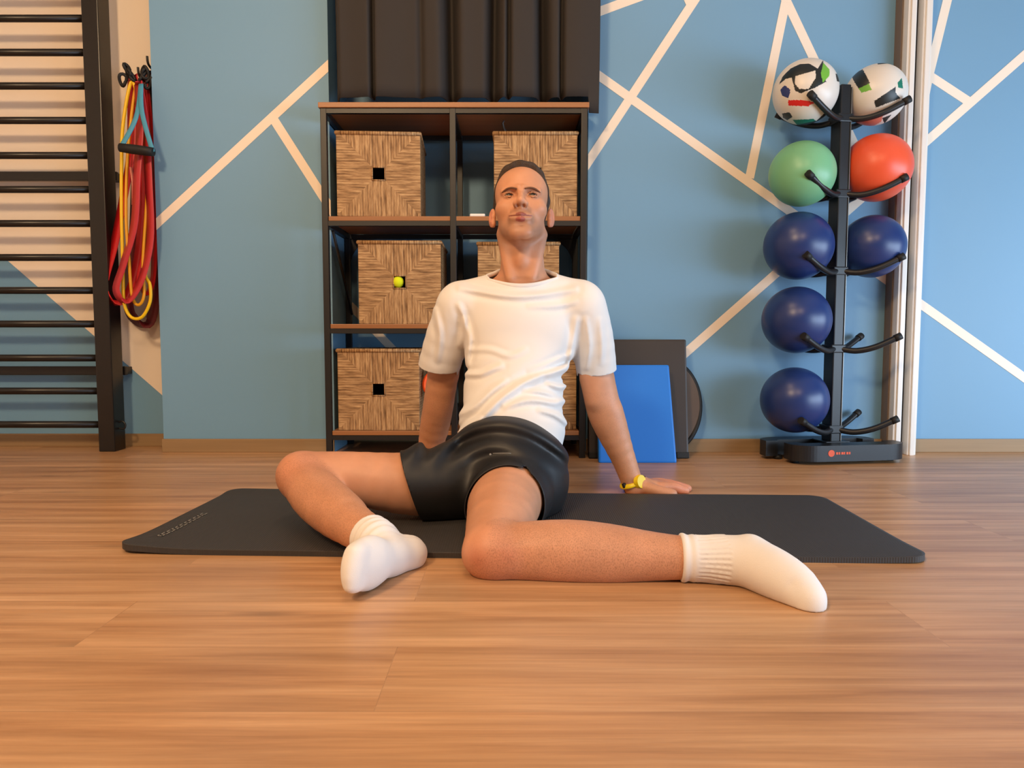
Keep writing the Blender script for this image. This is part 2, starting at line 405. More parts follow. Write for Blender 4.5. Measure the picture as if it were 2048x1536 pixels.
for z in (ztop-.02, zb2-.018, zb3-.018, zb4-.018):
    for xa_, xb_ in ((SX0+.024, XM-.012), (XM+.012, SX1-.024)):
        m_ = MB(o0); m_.box((xa_, FY+.002, z-.019), (xb_, FY+.02, z-.0005)); m_.build('rail', M['black'], root)
        m_ = MB(o0); m_.box((xa_, BY-.02, z-.019), (xb_, BY-.002, z-.0005)); m_.build('rail', M['black'], root)
    for x in (SX0+.003, XM-.009, SX1-.021):
        m_ = MB(o0); m_.box((x, FY+.022, z-.019), (x+.018, BY-.022, z-.0005)); m_.build('side_rail', M['black'], root)
m_ = MB(o0); m_.box((SX0+.03, BY-.018, .02), (SX1-.03, BY-.004, zb4-.04)); m_.build('back_panel', M['black'], root)
for sgn, xx in ((-1, SX1-.024), (1, SX0+.024)):
    m_ = MB(o0); pts = []
    for k in range(9):
        a = k/8*math.pi/2; pts.append((xx+sgn*(.11-.11*math.sin(a)) if sgn > 0 else xx-(.11-.11*math.sin(a)), BY-.01, zb2-.04-(.11-.11*math.cos(a))))
    # quarter arc brace under the second board at the back
    poly = [(p[0], p[2]) for p in pts]+[(xx, zb2-.037)]
    m_.prism(poly, BY-.013, BY-.007); m_.build('corner_brace', M['black'], root)
m_ = MB(o0); m_.tube([(SX0+.03, FY+.05, zb2-.05), (SX0+.03, BY-.03, zb3+.05)], .006, 6); m_.build('diagonal_brace', M['black'], root)

# baskets
def basket():
    r = empty('woven_basket', (0, 0, 0), 'x', 'basket')
    w, d, h, t, q = .163, .155, .32, .012, .025
    m_ = MB(); zc = .165
    # front and back with a square hole; sides; floor; rim
    for y0, y1 in ((-d, -d+t), (d-t, d)):
        m_.box((-w, y0, 0), (-q, y1, h), .003); m_.box((q, y0, 0), (w, y1, h), .003)
        m_.box((-q, y0, 0), (q, y1, zc-q)); m_.box((-q, y0, zc+q), (q, y1, h))
    m_.box((-w, -d+t, 0), (-w+t, d-t, h), .002); m_.box((w-t, -d+t, 0), (w, d-t, h), .002); m_.box((-w+t, -d+t, 0.001), (w-t, d-t, .01))
    m_.build('basket_body', M['woven'], r)
    m_ = MB()
    m_.tube([(-w, -d, h), (w, -d, h), (w, d, h), (-w, d, h)], .008, 8, closed=True); m_.build('rim', M['woven'], r)
    m_ = MB()
    for a, b in (((-q, -q), (q, -q)), ((q, -q), (q, q)), ((q, q), (-q, q)), ((-q, q), (-q, -q))):
        m_.tube([(a[0], -d-.001, zc+a[1]), (b[0], -d-.001, zc+b[1])], .003, 6)
    m_.build('hole_edging', M['woven'], r)
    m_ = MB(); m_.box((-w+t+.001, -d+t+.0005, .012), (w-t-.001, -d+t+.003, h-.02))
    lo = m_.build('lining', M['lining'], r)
    return r
def hole_shade_fix(r):   # black sheet at the basket's back wall, standing in for the shade inside
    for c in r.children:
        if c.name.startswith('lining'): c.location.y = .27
proto = basket(); hole_shade_fix(proto)
def dup(root, loc, rz, label):
    r = root.copy(); COL.objects.link(r); r.location = V3(loc); r.rotation_euler = (0, 0, rz); r['label'] = label
    for ch in list(root.children):
        c = ch.copy(); COL.objects.link(c); c.parent = r
    return r
BK = [((753, FY+.012), zb2, .06, 'woven basket on the upper shelf, left compartment, square hole showing dark'),
      ((1071, FY+.012), zb2, .0, "woven basket on the upper shelf directly behind the man's head"),
      ((796, FY+.012), zb3, .02, 'woven basket on the middle shelf with a yellow ball showing in its hole'),
      ((1037, FY+.05), zb3, .0, "woven basket on the middle shelf behind the man's neck"),
      ((752, FY+.012), zb4, .0, 'woven basket on the lowest board, left compartment, behind the bent knee'),
      ((1073, FY+.04), zb4, .0, "woven basket on the lowest board, mostly hidden behind the man's back")]
for i, ((px, y), z, rz, lb) in enumerate(BK):
    X = P(px, 400, y)[0]; loc = (X, y+.157, z+.0005)
    if i == 0: proto.location = V3(loc); proto.rotation_euler = (0, 0, rz); proto['label'] = lb; r = proto
    else: r = dup(proto, loc, rz, lb)
    r['group'] = 'woven baskets on the shelf unit'
p = P(796, 564, FY+.028)
m_ = MB(p); m_.sphere(p, .0235); o = m_.build('tennis_ball', M['tennis']); o.location = V3(p)
tag(o, 'yellow ball peeking through the square hole of the middle shelf basket', 'ball')
p = P(955, 429, 2.80)
m_ = MB((p[0], 2.81, zb2)); m_.box((p[0]-.03, 2.79, zb2+.0005), (p[0]+.03, 2.85, zb2+.012), .004); o = m_.build('soap_box', M['paper'])
o.name = 'small_white_box'; o.location = (p[0], 2.81, zb2); tag(o, "small flat white box on the upper shelf board left of the man's head", 'box')
p = P(872, 768, 2.85)
m_ = MB(p); pts = [(p[0]+.045*math.cos(a), p[1]+.02*math.sin(a), p[2]+.045*math.sin(a)) for a in np.linspace(0, 2*math.pi, 25)[:-1]]
m_.tube(pts, .012, 10, closed=True); o = m_.build('exercise_ring', M['orange']); o.location = V3(p)
tag(o, "orange ring beside the lowest left basket, half hidden by the man's arm", 'ring')
# dark and white balls behind the arm on the lowest board
p = P(852, 830, 2.88); m_ = MB(p); m_.sphere(p, .036); o = m_.build('white_ball', M['paper']); o.location = V3((p[0], p[1], zb4+.037))
tag(o, "small white ball on the lowest board beside the man's arm", 'ball')
p = P(866, 770, 2.93); m_ = MB(p); m_.sphere((0+p[0], p[1], p[2]), .055); o = m_.build('black_ball', M['rubber']); o.location = V3((p[0]+.06, 2.98, zb4+.056))
tag(o, "black ball on the lowest board behind the man's arm", 'ball')
p = P(1008, 232, 2.9)
m_ = MB(p); m_.tube([p+np.array(v) for v in ((0, 0, .03), (-.006, 0, .02), (.0, 0, 0), (.012, 0, -.02), (.018, 0, -.03))], .004, 8)
o = m_.build('cord_clip', M['metal']); o.location = V3(p); o.location.z = ztop-.04-.03+.008; tag(o, 'small grey clip hanging under the top board of the shelf unit', 'clip')

# ------------------------------------------------------------------ wall bars on the left
PY0, PY1 = 2.93, 2.985
px0 = P(197, 880, PY0)[0]; px1 = P(229, 880, PY0)[0]
root = empty('wall_bars', (px0, PY0, 0), 'black wall bars ladder with horizontal rungs against the cream and blue wall', 'wall bars'); o0 = root.location
m_ = MB(o0); m_.box((px0, PY0, 0), (px1, PY0+.085, 2.5), .004); m_.build('post', M['blackwood'], root)
XF = px0-.98
m_ = MB(o0); m_.box((XF-.07, PY0, 0), (XF, PY0+.085, 2.5), .004); m_.build('post', M['blackwood'], root)
RYc = PY0+.035
for py in (-34, 37, 105, 172, 241, 311, 379, 447, 515, 581, 648, 716, 782, 849):
    z = P(100, py, RYc)[2]; m_ = MB(o0)
    m_.tube([(XF-.001, RYc, z), (px0+.001, RYc, z)], .0135, 14, flat=1.1); m_.build('rung', M['blackwood'], root)
for py, ex in ((354, 238), (741, 256)):
    z = P(100, py, 3.05)[2]; xe = P(ex, py, 3.05)[0]; m_ = MB(o0)
    m_.box((XF-.1, 3.03, z-.019), (xe, 3.05, z+.019), .003); m_.box((xe-.05, 3.04, z-.016), (xe-.002, RY-.0016, z+.016), .003)
    m_.box((XF-.1, 3.04, z-.016), (XF-.06, RY-.0016, z+.016), .003); m_.build('wall_bracket', M['black'], root)
    m_ = MB(o0); m_.tube([(xe-.03, 3.03, z-.03), (xe-.03, 3.05, z-.03)], .01, 10); m_.build('bolt', M['metal'], root)
z = P(100, 849, 3.0)[2]; xe = P(240, 849, 3.0)[0]; m_ = MB(o0)
m_.tube(spline([(px1-.002, PY0+.04, z-.012), (px1+.02, PY0+.04, z-.014), (px1+.026, PY0+.04, z+.004), (px1+.014, PY0+.04, z+.018), (px1-.002, PY0+.04, z+.014)], 5), .004, 8); m_.build('hook', M['black'], root)

# ------------------------------------------------------------------ resistance bands
BYc = 3.0
def bp(px, py, dy=0): return P(px, py, BYc+dy)
def hook(px, py, lb):
    a = bp(px, py); m_ = MB((a[0], RY, a[2]))
    m_.box((a[0]-.012, RY-.006, a[2]-.03), (a[0]+.012, RY-.0016, a[2]+.04), .002)
    m_.tube(spline([(a[0], RY-.003, a[2]), (a[0], RY-.07, a[2]-.004), (a[0], RY-.125, a[2]+.004), (a[0], RY-.135, a[2]+.035)], 5), .005, 8)
    o = m_.build('wall_hook', M['black']); o.location = (a[0], RY, a[2]); tag(o, lb, 'hook', 'hooks holding the bands')
hook(264, 158, 'black wall hook nearest the wall bars holding exercise bands'); hook(288, 160, 'middle black wall hook holding exercise bands')
hook(306, 138, 'black wall hook at the edge of the blue wall')
def band(name, pts, wid, mt, label, thick=.0022, cat='resistance band', closed=True, tubular=False, extra=None):
    w = [bp(*p) for p in spline(pts, 7, closed)] if False else spline([bp(*p) for p in pts], 7, closed)
    c = w[0]; m_ = MB(c)
    if tubular: m_.tube(w, wid, 10, closed=closed)
    else:
        # flat strap: width along depth/side mix
        n = len(w); A = []
        for i in range(n):
            p = w[i]; t = (w[(i+1) % n]-w[i-1]) if closed else (w[min(i+1, n-1)]-w[max(i-1, 0)]); t = t/np.linalg.norm(t)
            side = np.array([math.cos(.55), -math.sin(.55), 0]); side = side-t*side.dot(t); side /= np.linalg.norm(side)
            nr = np.cross(t, side)
            A.append([m_.vert(p+side*s1*wid/2+nr*s2*thick/2) for s1, s2 in ((-1, -1), (1, -1), (1, 1), (-1, 1))])
        for i in range(n if closed else n-1):
            B = A[(i+1) % n]
            for k in range(4): m_.face([A[i][k], A[i][(k+1) % 4], B[(k+1) % 4], B[k]], k % 2 == 0)
        if not closed: m_.face(A[0][::-1]); m_.face(A[-1])
    o = m_.build(name, mt); o.location = V3(c); tag(o, label, cat, 'exercise bands on the wall hooks'); return o
band('loop_band', [(264, 160, -.03), (262, 300, -.04), (246, 400, -.05), (228, 490, -.05), (208, 570, -.05), (222, 600, -.055), (252, 596, -.06), (276, 520, -.06), (284, 400, -.05), (276, 280, -.04), (270, 180, -.03)],
     .062, M['bandred'], 'bright red wide loop band hanging furthest left, beside the wall bar post')
band('loop_band', [(276, 164, -.095), (280, 250, -.11), (274, 350, -.13), (268, 450, -.13), (246, 530, -.13), (232, 580, -.13), (254, 602, -.13), (282, 560, -.13), (300, 480, -.12), (298, 380, -.12), (290, 250, -.11)],
     .050, M['bandpink'], 'pinkish red loop band hanging in front of the bright red one')
band('loop_band', [(290, 165, -.03), (296, 300, -.03), (300, 420, -.03), (292, 520, -.03), (284, 570, -.03), (296, 586, -.03), (308, 540, -.03), (309, 400, -.02), (304, 280, -.02)],
     .036, M['bandred'], 'red loop band hanging nearest the blue wall')
band('loop_band', [(296, 150, .0), (276, 300, .015), (268, 470, .025), (256, 600, .03), (272, 640, .03), (300, 642, .03), (312, 560, .02), (312, 400, .01), (308, 250, .0)],
     .075, M['banddark'], 'dark maroon wide band hanging behind the others to the lowest point')
band('exercise_tube', [(262, 165, -.06), (246, 250, -.08), (243, 330, -.10), (243, 430, -.11), (246, 540, -.11), (248, 604, -.11), (262, 634, -.11), (284, 634, -.11), (300, 604, -.11), (300, 570, -.11), (290, 540, -.11), (300, 440, -.10), (292, 300, -.09), (276, 200, -.06)],
     .0065, M['yellow'], 'yellow rubber exercise tube hanging in a round loop at the bottom', tubular=True)
band('exercise_tube', [(274, 166, -.045), (256, 300, -.08), (252, 430, -.11), (258, 520, -.12), (264, 590, -.12), (276, 610, -.12), (288, 590, -.12), (286, 520, -.11), (294, 380, -.10), (290, 260, -.06)],
     .006, M['bandorange'], 'thin orange yellow tube hanging inside the larger yellow loop', tubular=True)
# handle
root = empty('pull_handle', bp(274, 170, -.12), 'black foam pull handle on blue straps hanging across the exercise bands', 'handle', 'exercise bands on the wall hooks'); o0 = root.location
a = bp(240, 295, -.165); b = bp(307, 304, -.165)
m_ = MB(o0); m_.tube([a, a*.7+b*.3, a*.3+b*.7, b], [.017, .019, .019, .017], 14); m_.build('grip', M['rubber'], root)
for q, p1 in ((a, (272, 235)), (b, (284, 225))):
    w = spline([q+np.array([0.003 if q is a else -.003, 0, .0]), bp(*p1, -.15), bp(282, 168, -.11)], 6)
    m_ = MB(o0); m_.tube(w, .010, 8, flat=.25, up=(0.0, -1, 0)); m_.build('strap', M['bandblue'], root)
m_ = MB(o0)
for i, (x, y) in enumerate(((246, 160), (256, 140), (262, 150), (290, 145), (298, 165), (285, 150))):
    c = bp(x, y, -.06)
    pts = [(c[0]+.014*math.cos(t+i), c[1]+.006*math.sin(2*t), c[2]+.024*math.sin(t)) for t in np.linspace(0, 2*math.pi, 17)[:-1]]
    m_.tube(pts, .0065, 8, closed=True)
m_.build('carabiner', M['rubber'], root)
c = bp(264, 395, -.11); m_ = MB(o0); m_.tube([c+np.array([0, 0, .12]), c+np.array([.006, 0, .06]), c+np.array([.003, 0, -.03])], .009, 8, flat=.4); m_.build('tag_strap', M['bpink'], root)

# ------------------------------------------------------------------ ball rack
RX, RYY, RZR = 1.262, 2.752, math.radians(8)
root = empty('ball_rack', (RX, RYY, 0), 'dark steel ball rack with five tiers of arms beside the white wall profiles', 'ball rack', rz=RZR)
zt = [P(1668, y, 2.752)[2] for y in (238, 388, 541, 695, 855)]
m_ = MB(); m_.box((-.020, -.032, .05), (.020, .032, zt[0]+.12), .004); m_.build('pole', M['rack'], root)
m_ = MB(); m_.box((.0205, -.034, .05), (.024, .0, zt[0]+.11), .001); m_.build('pole_edge_strip', M['metal'], root)
for z in zt:
    for sx in (-1, 1):
        for sy in (-1, 1):
            w = spline([(sx*.012, sy*.022, z-.004), (sx*.06, sy*.055, z-.012), (sx*.12, sy*.088, z+.004), (sx*.195, sy*.118, z+.044)], 6)
            m_ = MB(); m_.tube(w, .0115, 12); a_ = m_.build('arm', M['rack'], root)
            m_ = MB(); d = np.array(w[-1])-np.array(w[-2]); d /= np.linalg.norm(d); m_.tube([w[-1]-d*.02, w[-1]+d*.006], .0138, 12); m_.build('end_cap', M['rubber'], a_)
    m_ = MB(); m_.box((-.03, -.036, z-.02), (.03, .036, z+.012), .004); m_.build('bracket', M['rack'], root)
def foot(y, hw, dirn, name, cx=0):
    m_ = MB((-cx, 0, 0)); t = .045
    # plan outline of a beam with curved outer ends
    out = []
    for k in range(13):
        a = -math.pi/2+k/12*math.pi/2; out.append((hw-.09+.09*math.cos(a), y+dirn*-(.0)+(.06+.06*math.sin(a))*1 if dirn > 0 else y-(.06+.06*math.sin(a))))
    right = out; left = [(-x, yy) for x, yy in out[::-1]]
    yin = [(hw, out[-1][1]+(.04 if dirn > 0 else -.04)), (hw-.05, out[-1][1]+(.04 if dirn > 0 else -.04)), (hw-.06, y+(.075 if dirn > 0 else -.075)), (-hw+.06, y+(.075 if dirn > 0 else -.075)),
           (-hw+.05, out[-1][1]+(.04 if dirn > 0 else -.04)), (-hw, out[-1][1]+(.04 if dirn > 0 else -.04))]
    m_.prism(left+right+yin, .014, .075, 'z')
    bmesh.ops.recalc_face_normals(m_.bm, faces=m_.bm.faces[:])
    return m_.build(name, M['rack'], root)
foot(-.125, .232, 1, 'front_foot', .022); foot(.125, .232, -1, 'rear_foot', -.026)
m_ = MB(); m_.box((-.04, -.06, .012), (.04, .1, .07), .004); m_.box((-.05, -.05, .07), (.05, .05, .078), .003); m_.build('base_beam', M['rack'], root)
for x in (-.2, .2):
    for y in (-.05, .04):
        m_ = MB((.0 if y > 0 else -.02, 0, 0)); m_.tube([(x, y, 0), (x, y, .016)], .016, 14); m_.build('rubber_foot', M['rubber'], root)
m_ = MB(); m_.tube([(-.075, -.1265, .046), (-.075, -.1252, .046)], .013, 20)
for i, wd in enumerate((.008, .006, .009, .005, .008, .006)): m_.box((-.056+i*.0105, -.1262, .041), (-.056+i*.0105+wd, -.1252, .050))
m_.build('logo_print', M['logo'], root)
Rz = Matrix.Rotation(RZR, 3, 'Z')
def rack_pt(x, z, y=0): v = Rz @ Vector((x, y, 0)); return (RX+v.x, RYY+v.y, z)
def ball(name, px, py, r, mt, label, cat='exercise ball', group='balls on the rack'):
    side = -1 if px < 1665 else 1
    loc = rack_pt(side*(.030+r), 0); X = (px-1024)/F
    z = P(px, py, loc[1])[2]
    # rest the ball on its two arms
    m_ = MB(); m_.sphere((0, 0, 0), r, 64, 40); o = m_.build(name, mt); o.location = (loc[0], loc[1], z); return tag(o, label, cat, group)
ball('exercise_ball', 1607, 348, .122, M['green'], 'light green exercise ball on the second tier of the rack')
ball('exercise_ball', 1744, 336, .128, M['red'], 'orange red exercise ball on the second tier of the rack')
nv = 'navy blue exercise balls'
ball('exercise_ball', 1600, 492, .129, M['navy'], 'navy ball left of the pole on the middle tier, under the green ball', group=nv)
ball('exercise_ball', 1737, 493, .121, M['navy'], 'navy ball right of the pole, under the orange red ball', group=nv)
ball('exercise_ball', 1595, 640, .129, M['navy'], 'navy ball alone on the fourth tier, between two other navy balls', group=nv)
ball('exercise_ball', 1591, 800, .128, M['navy'], 'lowest navy ball, just above the rack base', group=nv)
def inpoly(x, y, poly):
    c = False; n = len(poly); j = n-1
    for i in range(n):
        if (poly[i][1] > y) != (poly[j][1] > y) and x < (poly[j][0]-poly[i][0])*(y-poly[i][1])/(poly[j][1]-poly[i][1])+poly[i][0]: c = not c
        j = i
    return c
def soccer(px, py, r, regions, ctr, rp, label):
    m_ = MB(); tmp = bmesh.new(); bmesh.ops.create_uvsphere(tmp, u_segments=220, v_segments=150, radius=r, matrix=Matrix.Rotation(.7, 4, 'X'))
    m_.merge(tmp, True)
    lc = P(px, py, 2.75); vd = Vector((lc[0], lc[1], lc[2]-CAMH)).normalized()
    vr = vd.cross(Vector((0, 0, 1))).normalized(); vu = vr.cross(vd)
    for f in m_.bm.faces:
        c = f.calc_center_median().normalized(); u = ctr[0]+c.dot(vr)*rp; v = ctr[1]-c.dot(vu)*rp
        for mi, poly in regions:
            if inpoly(u, v, poly): f.material_index = mi; break
    side = -1 if px < 1665 else 1
    o = m_.build('football', [M[k] for k in ('bwhite', 'bblack', 'bgreen', 'bteal', 'bred', 'bblue', 'bpink')]); loc = rack_pt(side*(.030+r), 0)
    o.location = (loc[0], loc[1], P(px, py, loc[1])[2]); tag(o, label, 'football', 'balls on the rack')
# regions in zoom-crop pixels (crop scale 3.57), centre and radius of each ball in the same crop
soccer(1613, 184, .118, [
    (0, [(415, 235), (540, 215), (545, 260), (500, 330), (440, 320), (410, 280)]),
    (2, [(590, 170), (630, 220), (630, 260), (590, 300), (575, 240)]),
    (1, [(305, 275), (330, 225), (380, 180), (440, 160), (500, 165), (555, 205), (590, 150), (585, 250), (610, 295), (540, 325), (450, 350), (415, 330), (390, 240), (350, 245)]),
    (5, [(315, 310), (345, 285), (385, 320), (370, 370), (330, 350)]),
    (4, [(370, 385), (470, 395), (545, 420), (500, 440), (372, 420)]),
    (1, [(330, 470), (380, 465), (400, 500), (365, 520), (335, 500)]),
    (1, [(430, 560), (560, 545), (640, 470), (620, 540), (520, 590), (440, 580)]),
    (1, [(670, 250), (700, 255), (710, 310), (680, 300)]),
    (3, [(400, 520), (540, 530), (560, 550), (430, 560)])], (480, 345), 222,
    'white football with black, green and red markings, left on the top tier')
soccer(1742, 190, .112, [
    (1, [(775, 200), (850, 175), (880, 230), (900, 275), (830, 300), (800, 250)]),
    (2, [(830, 300), (890, 270), (915, 320), (850, 330)]),
    (3, [(1070, 295), (1095, 270), (1105, 340), (1075, 330)]),
    (1, [(930, 395), (1060, 320), (1060, 360), (1090, 400), (940, 440)]),
    (6, [(790, 545), (840, 490), (990, 480), (980, 540), (900, 580)]),
    (1, [(985, 515), (1040, 500), (1000, 560)]),
    (1, [(940, 145), (1010, 148), (1010, 162), (945, 160)])], (937, 357), 207,
    'white football with dark and green patches, right on the top tier')

# ------------------------------------------------------------------ slab, blue pad, disc
def tilted(name, x0, x1, ybot, h, t, ang, mt, label, cat, bev=.006, extra=None, zb=0, taper=0):
    m_ = MB(); m_.box((x0, 0, 0), (x1, t, h), bev)
    if taper:
        for v in m_.bm.verts:
            k = v.co.z/h
            v.co.x = v.co.x if v.co.x < (x0+x1)/2 else v.co.x-taper*k
    if extra: extra(m_)
    o = m_.build(name, mt); o.location = (0, ybot, zb); o.rotation_euler = (-ang, 0, 0)
    return tag(o, label, cat)
sx0 = P(1176, 800, 2.79)[0]+.003; sx1 = P(1375, 905, 2.79)[0]
r_ = empty('step_platform', ((sx0+sx1)/2, 2.8, 0), 'dark brown rectangular board with rubber feet leaning upright behind the blue pad', 'board'); o0 = r_.location
MT = Matrix.Translation((0, 2.765, .006)) @ Matrix.Rotation(-math.radians(9), 4, 'X')
m_ = MB(o0); m_.box((sx0, 0, .0), (sx1, .055, .475), .008, MT); m_.build('board', M['slab'], r_)
for x in (sx1-.05, sx0+.0):
    m_ = MB(o0); m_.box((x, -.006, -.004), (x+.05, .03, .02), .002, MT); m_.build('foot', M['rubber'], r_)
bx0 = P(1196, 900, 2.7)[0]; bx1 = P(1353, 915, 2.68)[0]
o = tilted('balance_pad', bx0, bx1, 2.668, .385, .036, math.radians(12.5), M['bluefoam'], 'bright blue foam pad leaning upright against the dark board', 'pad', .008, taper=.018, zb=.0)
cx = P(1329, 800, 2.865)[0]; cz = .205
r_ = empty('balance_disc', (cx, 2.88, 0), 'round grey brown board standing on edge behind the dark rectangular board', 'disc'); o0 = r_.location
m_ = MB(o0); MT = Matrix.Translation((cx, 2.875, .2)) @ Matrix.Rotation(math.radians(-6), 4, 'X')
tmp = bmesh.new(); bmesh.ops.create_cone(tmp, cap_ends=True, segments=64, radius1=.145, radius2=.145, depth=.02, matrix=MT @ Matrix.Rotation(math.pi/2, 4, 'X'))
m_.merge(tmp); m_.build('disc_plate', M['disc'], r_)
m_ = MB(o0); m_.tube([MT @ Vector((.148*math.cos(a), 0, .148*math.sin(a)*1.3)) for a in np.linspace(0, 2*math.pi, 65)[:-1]], .011, 8, closed=True)
m_.build('rim', M['rubber'], r_)
for c in r_.children:
    if c.name.startswith('disc_plate'):
        for v in c.data.vertices: v.co.z = (v.co.z-.2)*1.3+.2

# ------------------------------------------------------------------ exercise mat
FLc = np.array([-.893, 1.54]); FRc = np.array([.903, 1.47])
ux = (FRc-FLc)/np.linalg.norm(FRc-FLc); uy = np.array([-ux[1], ux[0]]); ML = np.linalg.norm(FRc-FLc); MD = .60
root = empty('exercise_mat', (*(FLc+ux*ML/2+uy*MD/2), 0), 'long charcoal exercise mat with rounded corners that the man sits on', 'mat'); o0 = root.location
MT = .012
bm = bmesh.new(); NX, NYY = 180, 60
rc = .045
def mp2(u, v):   # rounded rectangle by squashing the corners
    x, y = u*ML, v*MD
    dx = min(x, ML-x); dy = min(y, MD-y)
    if dx < rc and dy < rc:
        cxx = rc if x < ML/2 else ML-rc; cyy = rc if y < MD/2 else MD-rc
        ex, ey = x-cxx, y-cyy; m = max(abs(ex), abs(ey)); l = math.hypot(ex, ey)
        if l > 0: x, y = cxx+ex*m/l, cyy+ey*m/l
    return x, y
def zlift(x, y):
    z = 0
    z += .010*math.exp(-(x/.11)**2-(y/.09)**2)                       # front-left corner curls up
    z += .004*math.exp(-((ML-x)/.1)**2-(y/.09)**2)
    z += .006*math.exp(-((x-.0)/.35)**2-((MD-y)/.05)**2)
    return z
us = np.concatenate([np.linspace(0, .06, 16)[:-1], np.linspace(.06, .94, 60), np.linspace(.94, 1, 16)[1:]])
vs = np.concatenate([np.linspace(0, .14, 12)[:-1], np.linspace(.14, .86, 20), np.linspace(.86, 1, 12)[1:]])
top, bot = [], []
for u in us:
    a_, b_ = [], []
    for v in vs:
        x, y = mp2(u, v); w = FLc+ux*x+uy*y; zl = zlift(x, y)
        a_.append(bm.verts.new((w[0]-o0.x, w[1]-o0.y, MT+zl))); b_.append(bm.verts.new((w[0]-o0.x, w[1]-o0.y, zl*.8)))
    top.append(a_); bot.append(b_)
nu, nv_ = len(us), len(vs)
for i in range(nu-1):
    for j in range(nv_-1):
        bm.faces.new([top[i][j], top[i+1][j], top[i+1][j+1], top[i][j+1]]).smooth = True
        bm.faces.new([bot[i][j], bot[i][j+1], bot[i+1][j+1], bot[i+1][j]])
for i in range(nu-1):
    bm.faces.new([bot[i][0], bot[i+1][0], top[i+1][0], top[i][0]]); bm.faces.new([top[i][-1], top[i+1][-1], bot[i+1][-1], bot[i][-1]])
for j in range(nv_-1):
    bm.faces.new([top[0][j], top[0][j+1], bot[0][j+1], bot[0][j]]); bm.faces.new([bot[-1][j], bot[-1][j+1], top[-1][j+1], top[-1][j]])
me = bpy.data.meshes.new('mat_foam'); bm.to_mesh(me); bm.free(); link('mat_foam', me, M['mat'], root)
m_ = MB(o0); rr = random.Random(3); y = .09
while y < .30:
    ln = rr.choice((.010, .014, .018)); 
    for a_, b_ in ((.048, .051), (.060, .063)):
        c = [FLc+ux*a_+uy*y, FLc+ux*b_+uy*y, FLc+ux*b_+uy*(y+ln), FLc+ux*a_+uy*(y+ln)]
        z = MT+zlift(.055, y)+.0012; m_.face([m_.vert((q[0], q[1], z)) for q in c])
    c = [FLc+ux*.048+uy*y, FLc+ux*.063+uy*y, FLc+ux*.063+uy*(y+.003), FLc+ux*.048+uy*(y+.003)]
    m_.face([m_.vert((q[0], q[1], MT+zlift(.055, y)+.0012)) for q in c])
    y += ln+.006
m_.build('printed_mark', M['mark'], root)

# ------------------------------------------------------------------ the man: implicit surfaces
f4 = np.float64
def seg(p, a, b, ra, rb):
    a = np.array(a, f4); b = np.array(b, f4); ba = b-a; pa = p-a
    t = np.clip(pa@ba/(ba@ba), 0, 1); return np.linalg.norm(pa-t[:, None]*ba, axis=1)-(ra+(rb-ra)*t)
def ell(p, c, r, R=None):
    q = p-np.array(c, f4)
    if R is not None: q = q@R
    r = np.array(r, f4); k0 = np.linalg.norm(q/r, axis=1); k1 = np.linalg.norm(q/(r*r), axis=1)+1e-9
    return k0*(k0-1)/k1
def smin(a, b, k):
    h = np.clip(.5+.5*(b-a)/k, 0, 1); return b+(a-b)*h-k*h*(1-h)
def smax(a, b, k): return -smin(-a, -b, k)
def chain(p, pts, k=.02):
    """pts: (x,y,z,r)"""
    d = None
    if len(pts) > 2: pts = [tuple(v) for v in spline([np.array(q_, f4)+np.array([0, 0, 0, .003]) for q_ in pts], 3)]; k = .008
    for i in range(len(pts)-1):
        s = seg(p, pts[i][:3], pts[i+1][:3], pts[i][3], pts[i+1][3]); d = s if d is None else smin(d, s, k)
    return d
def J(px, py, Y, r=None):
    q = P(px, py, Y); return (q[0], q[1], q[2]) if r is None else (q[0], q[1], q[2], r)

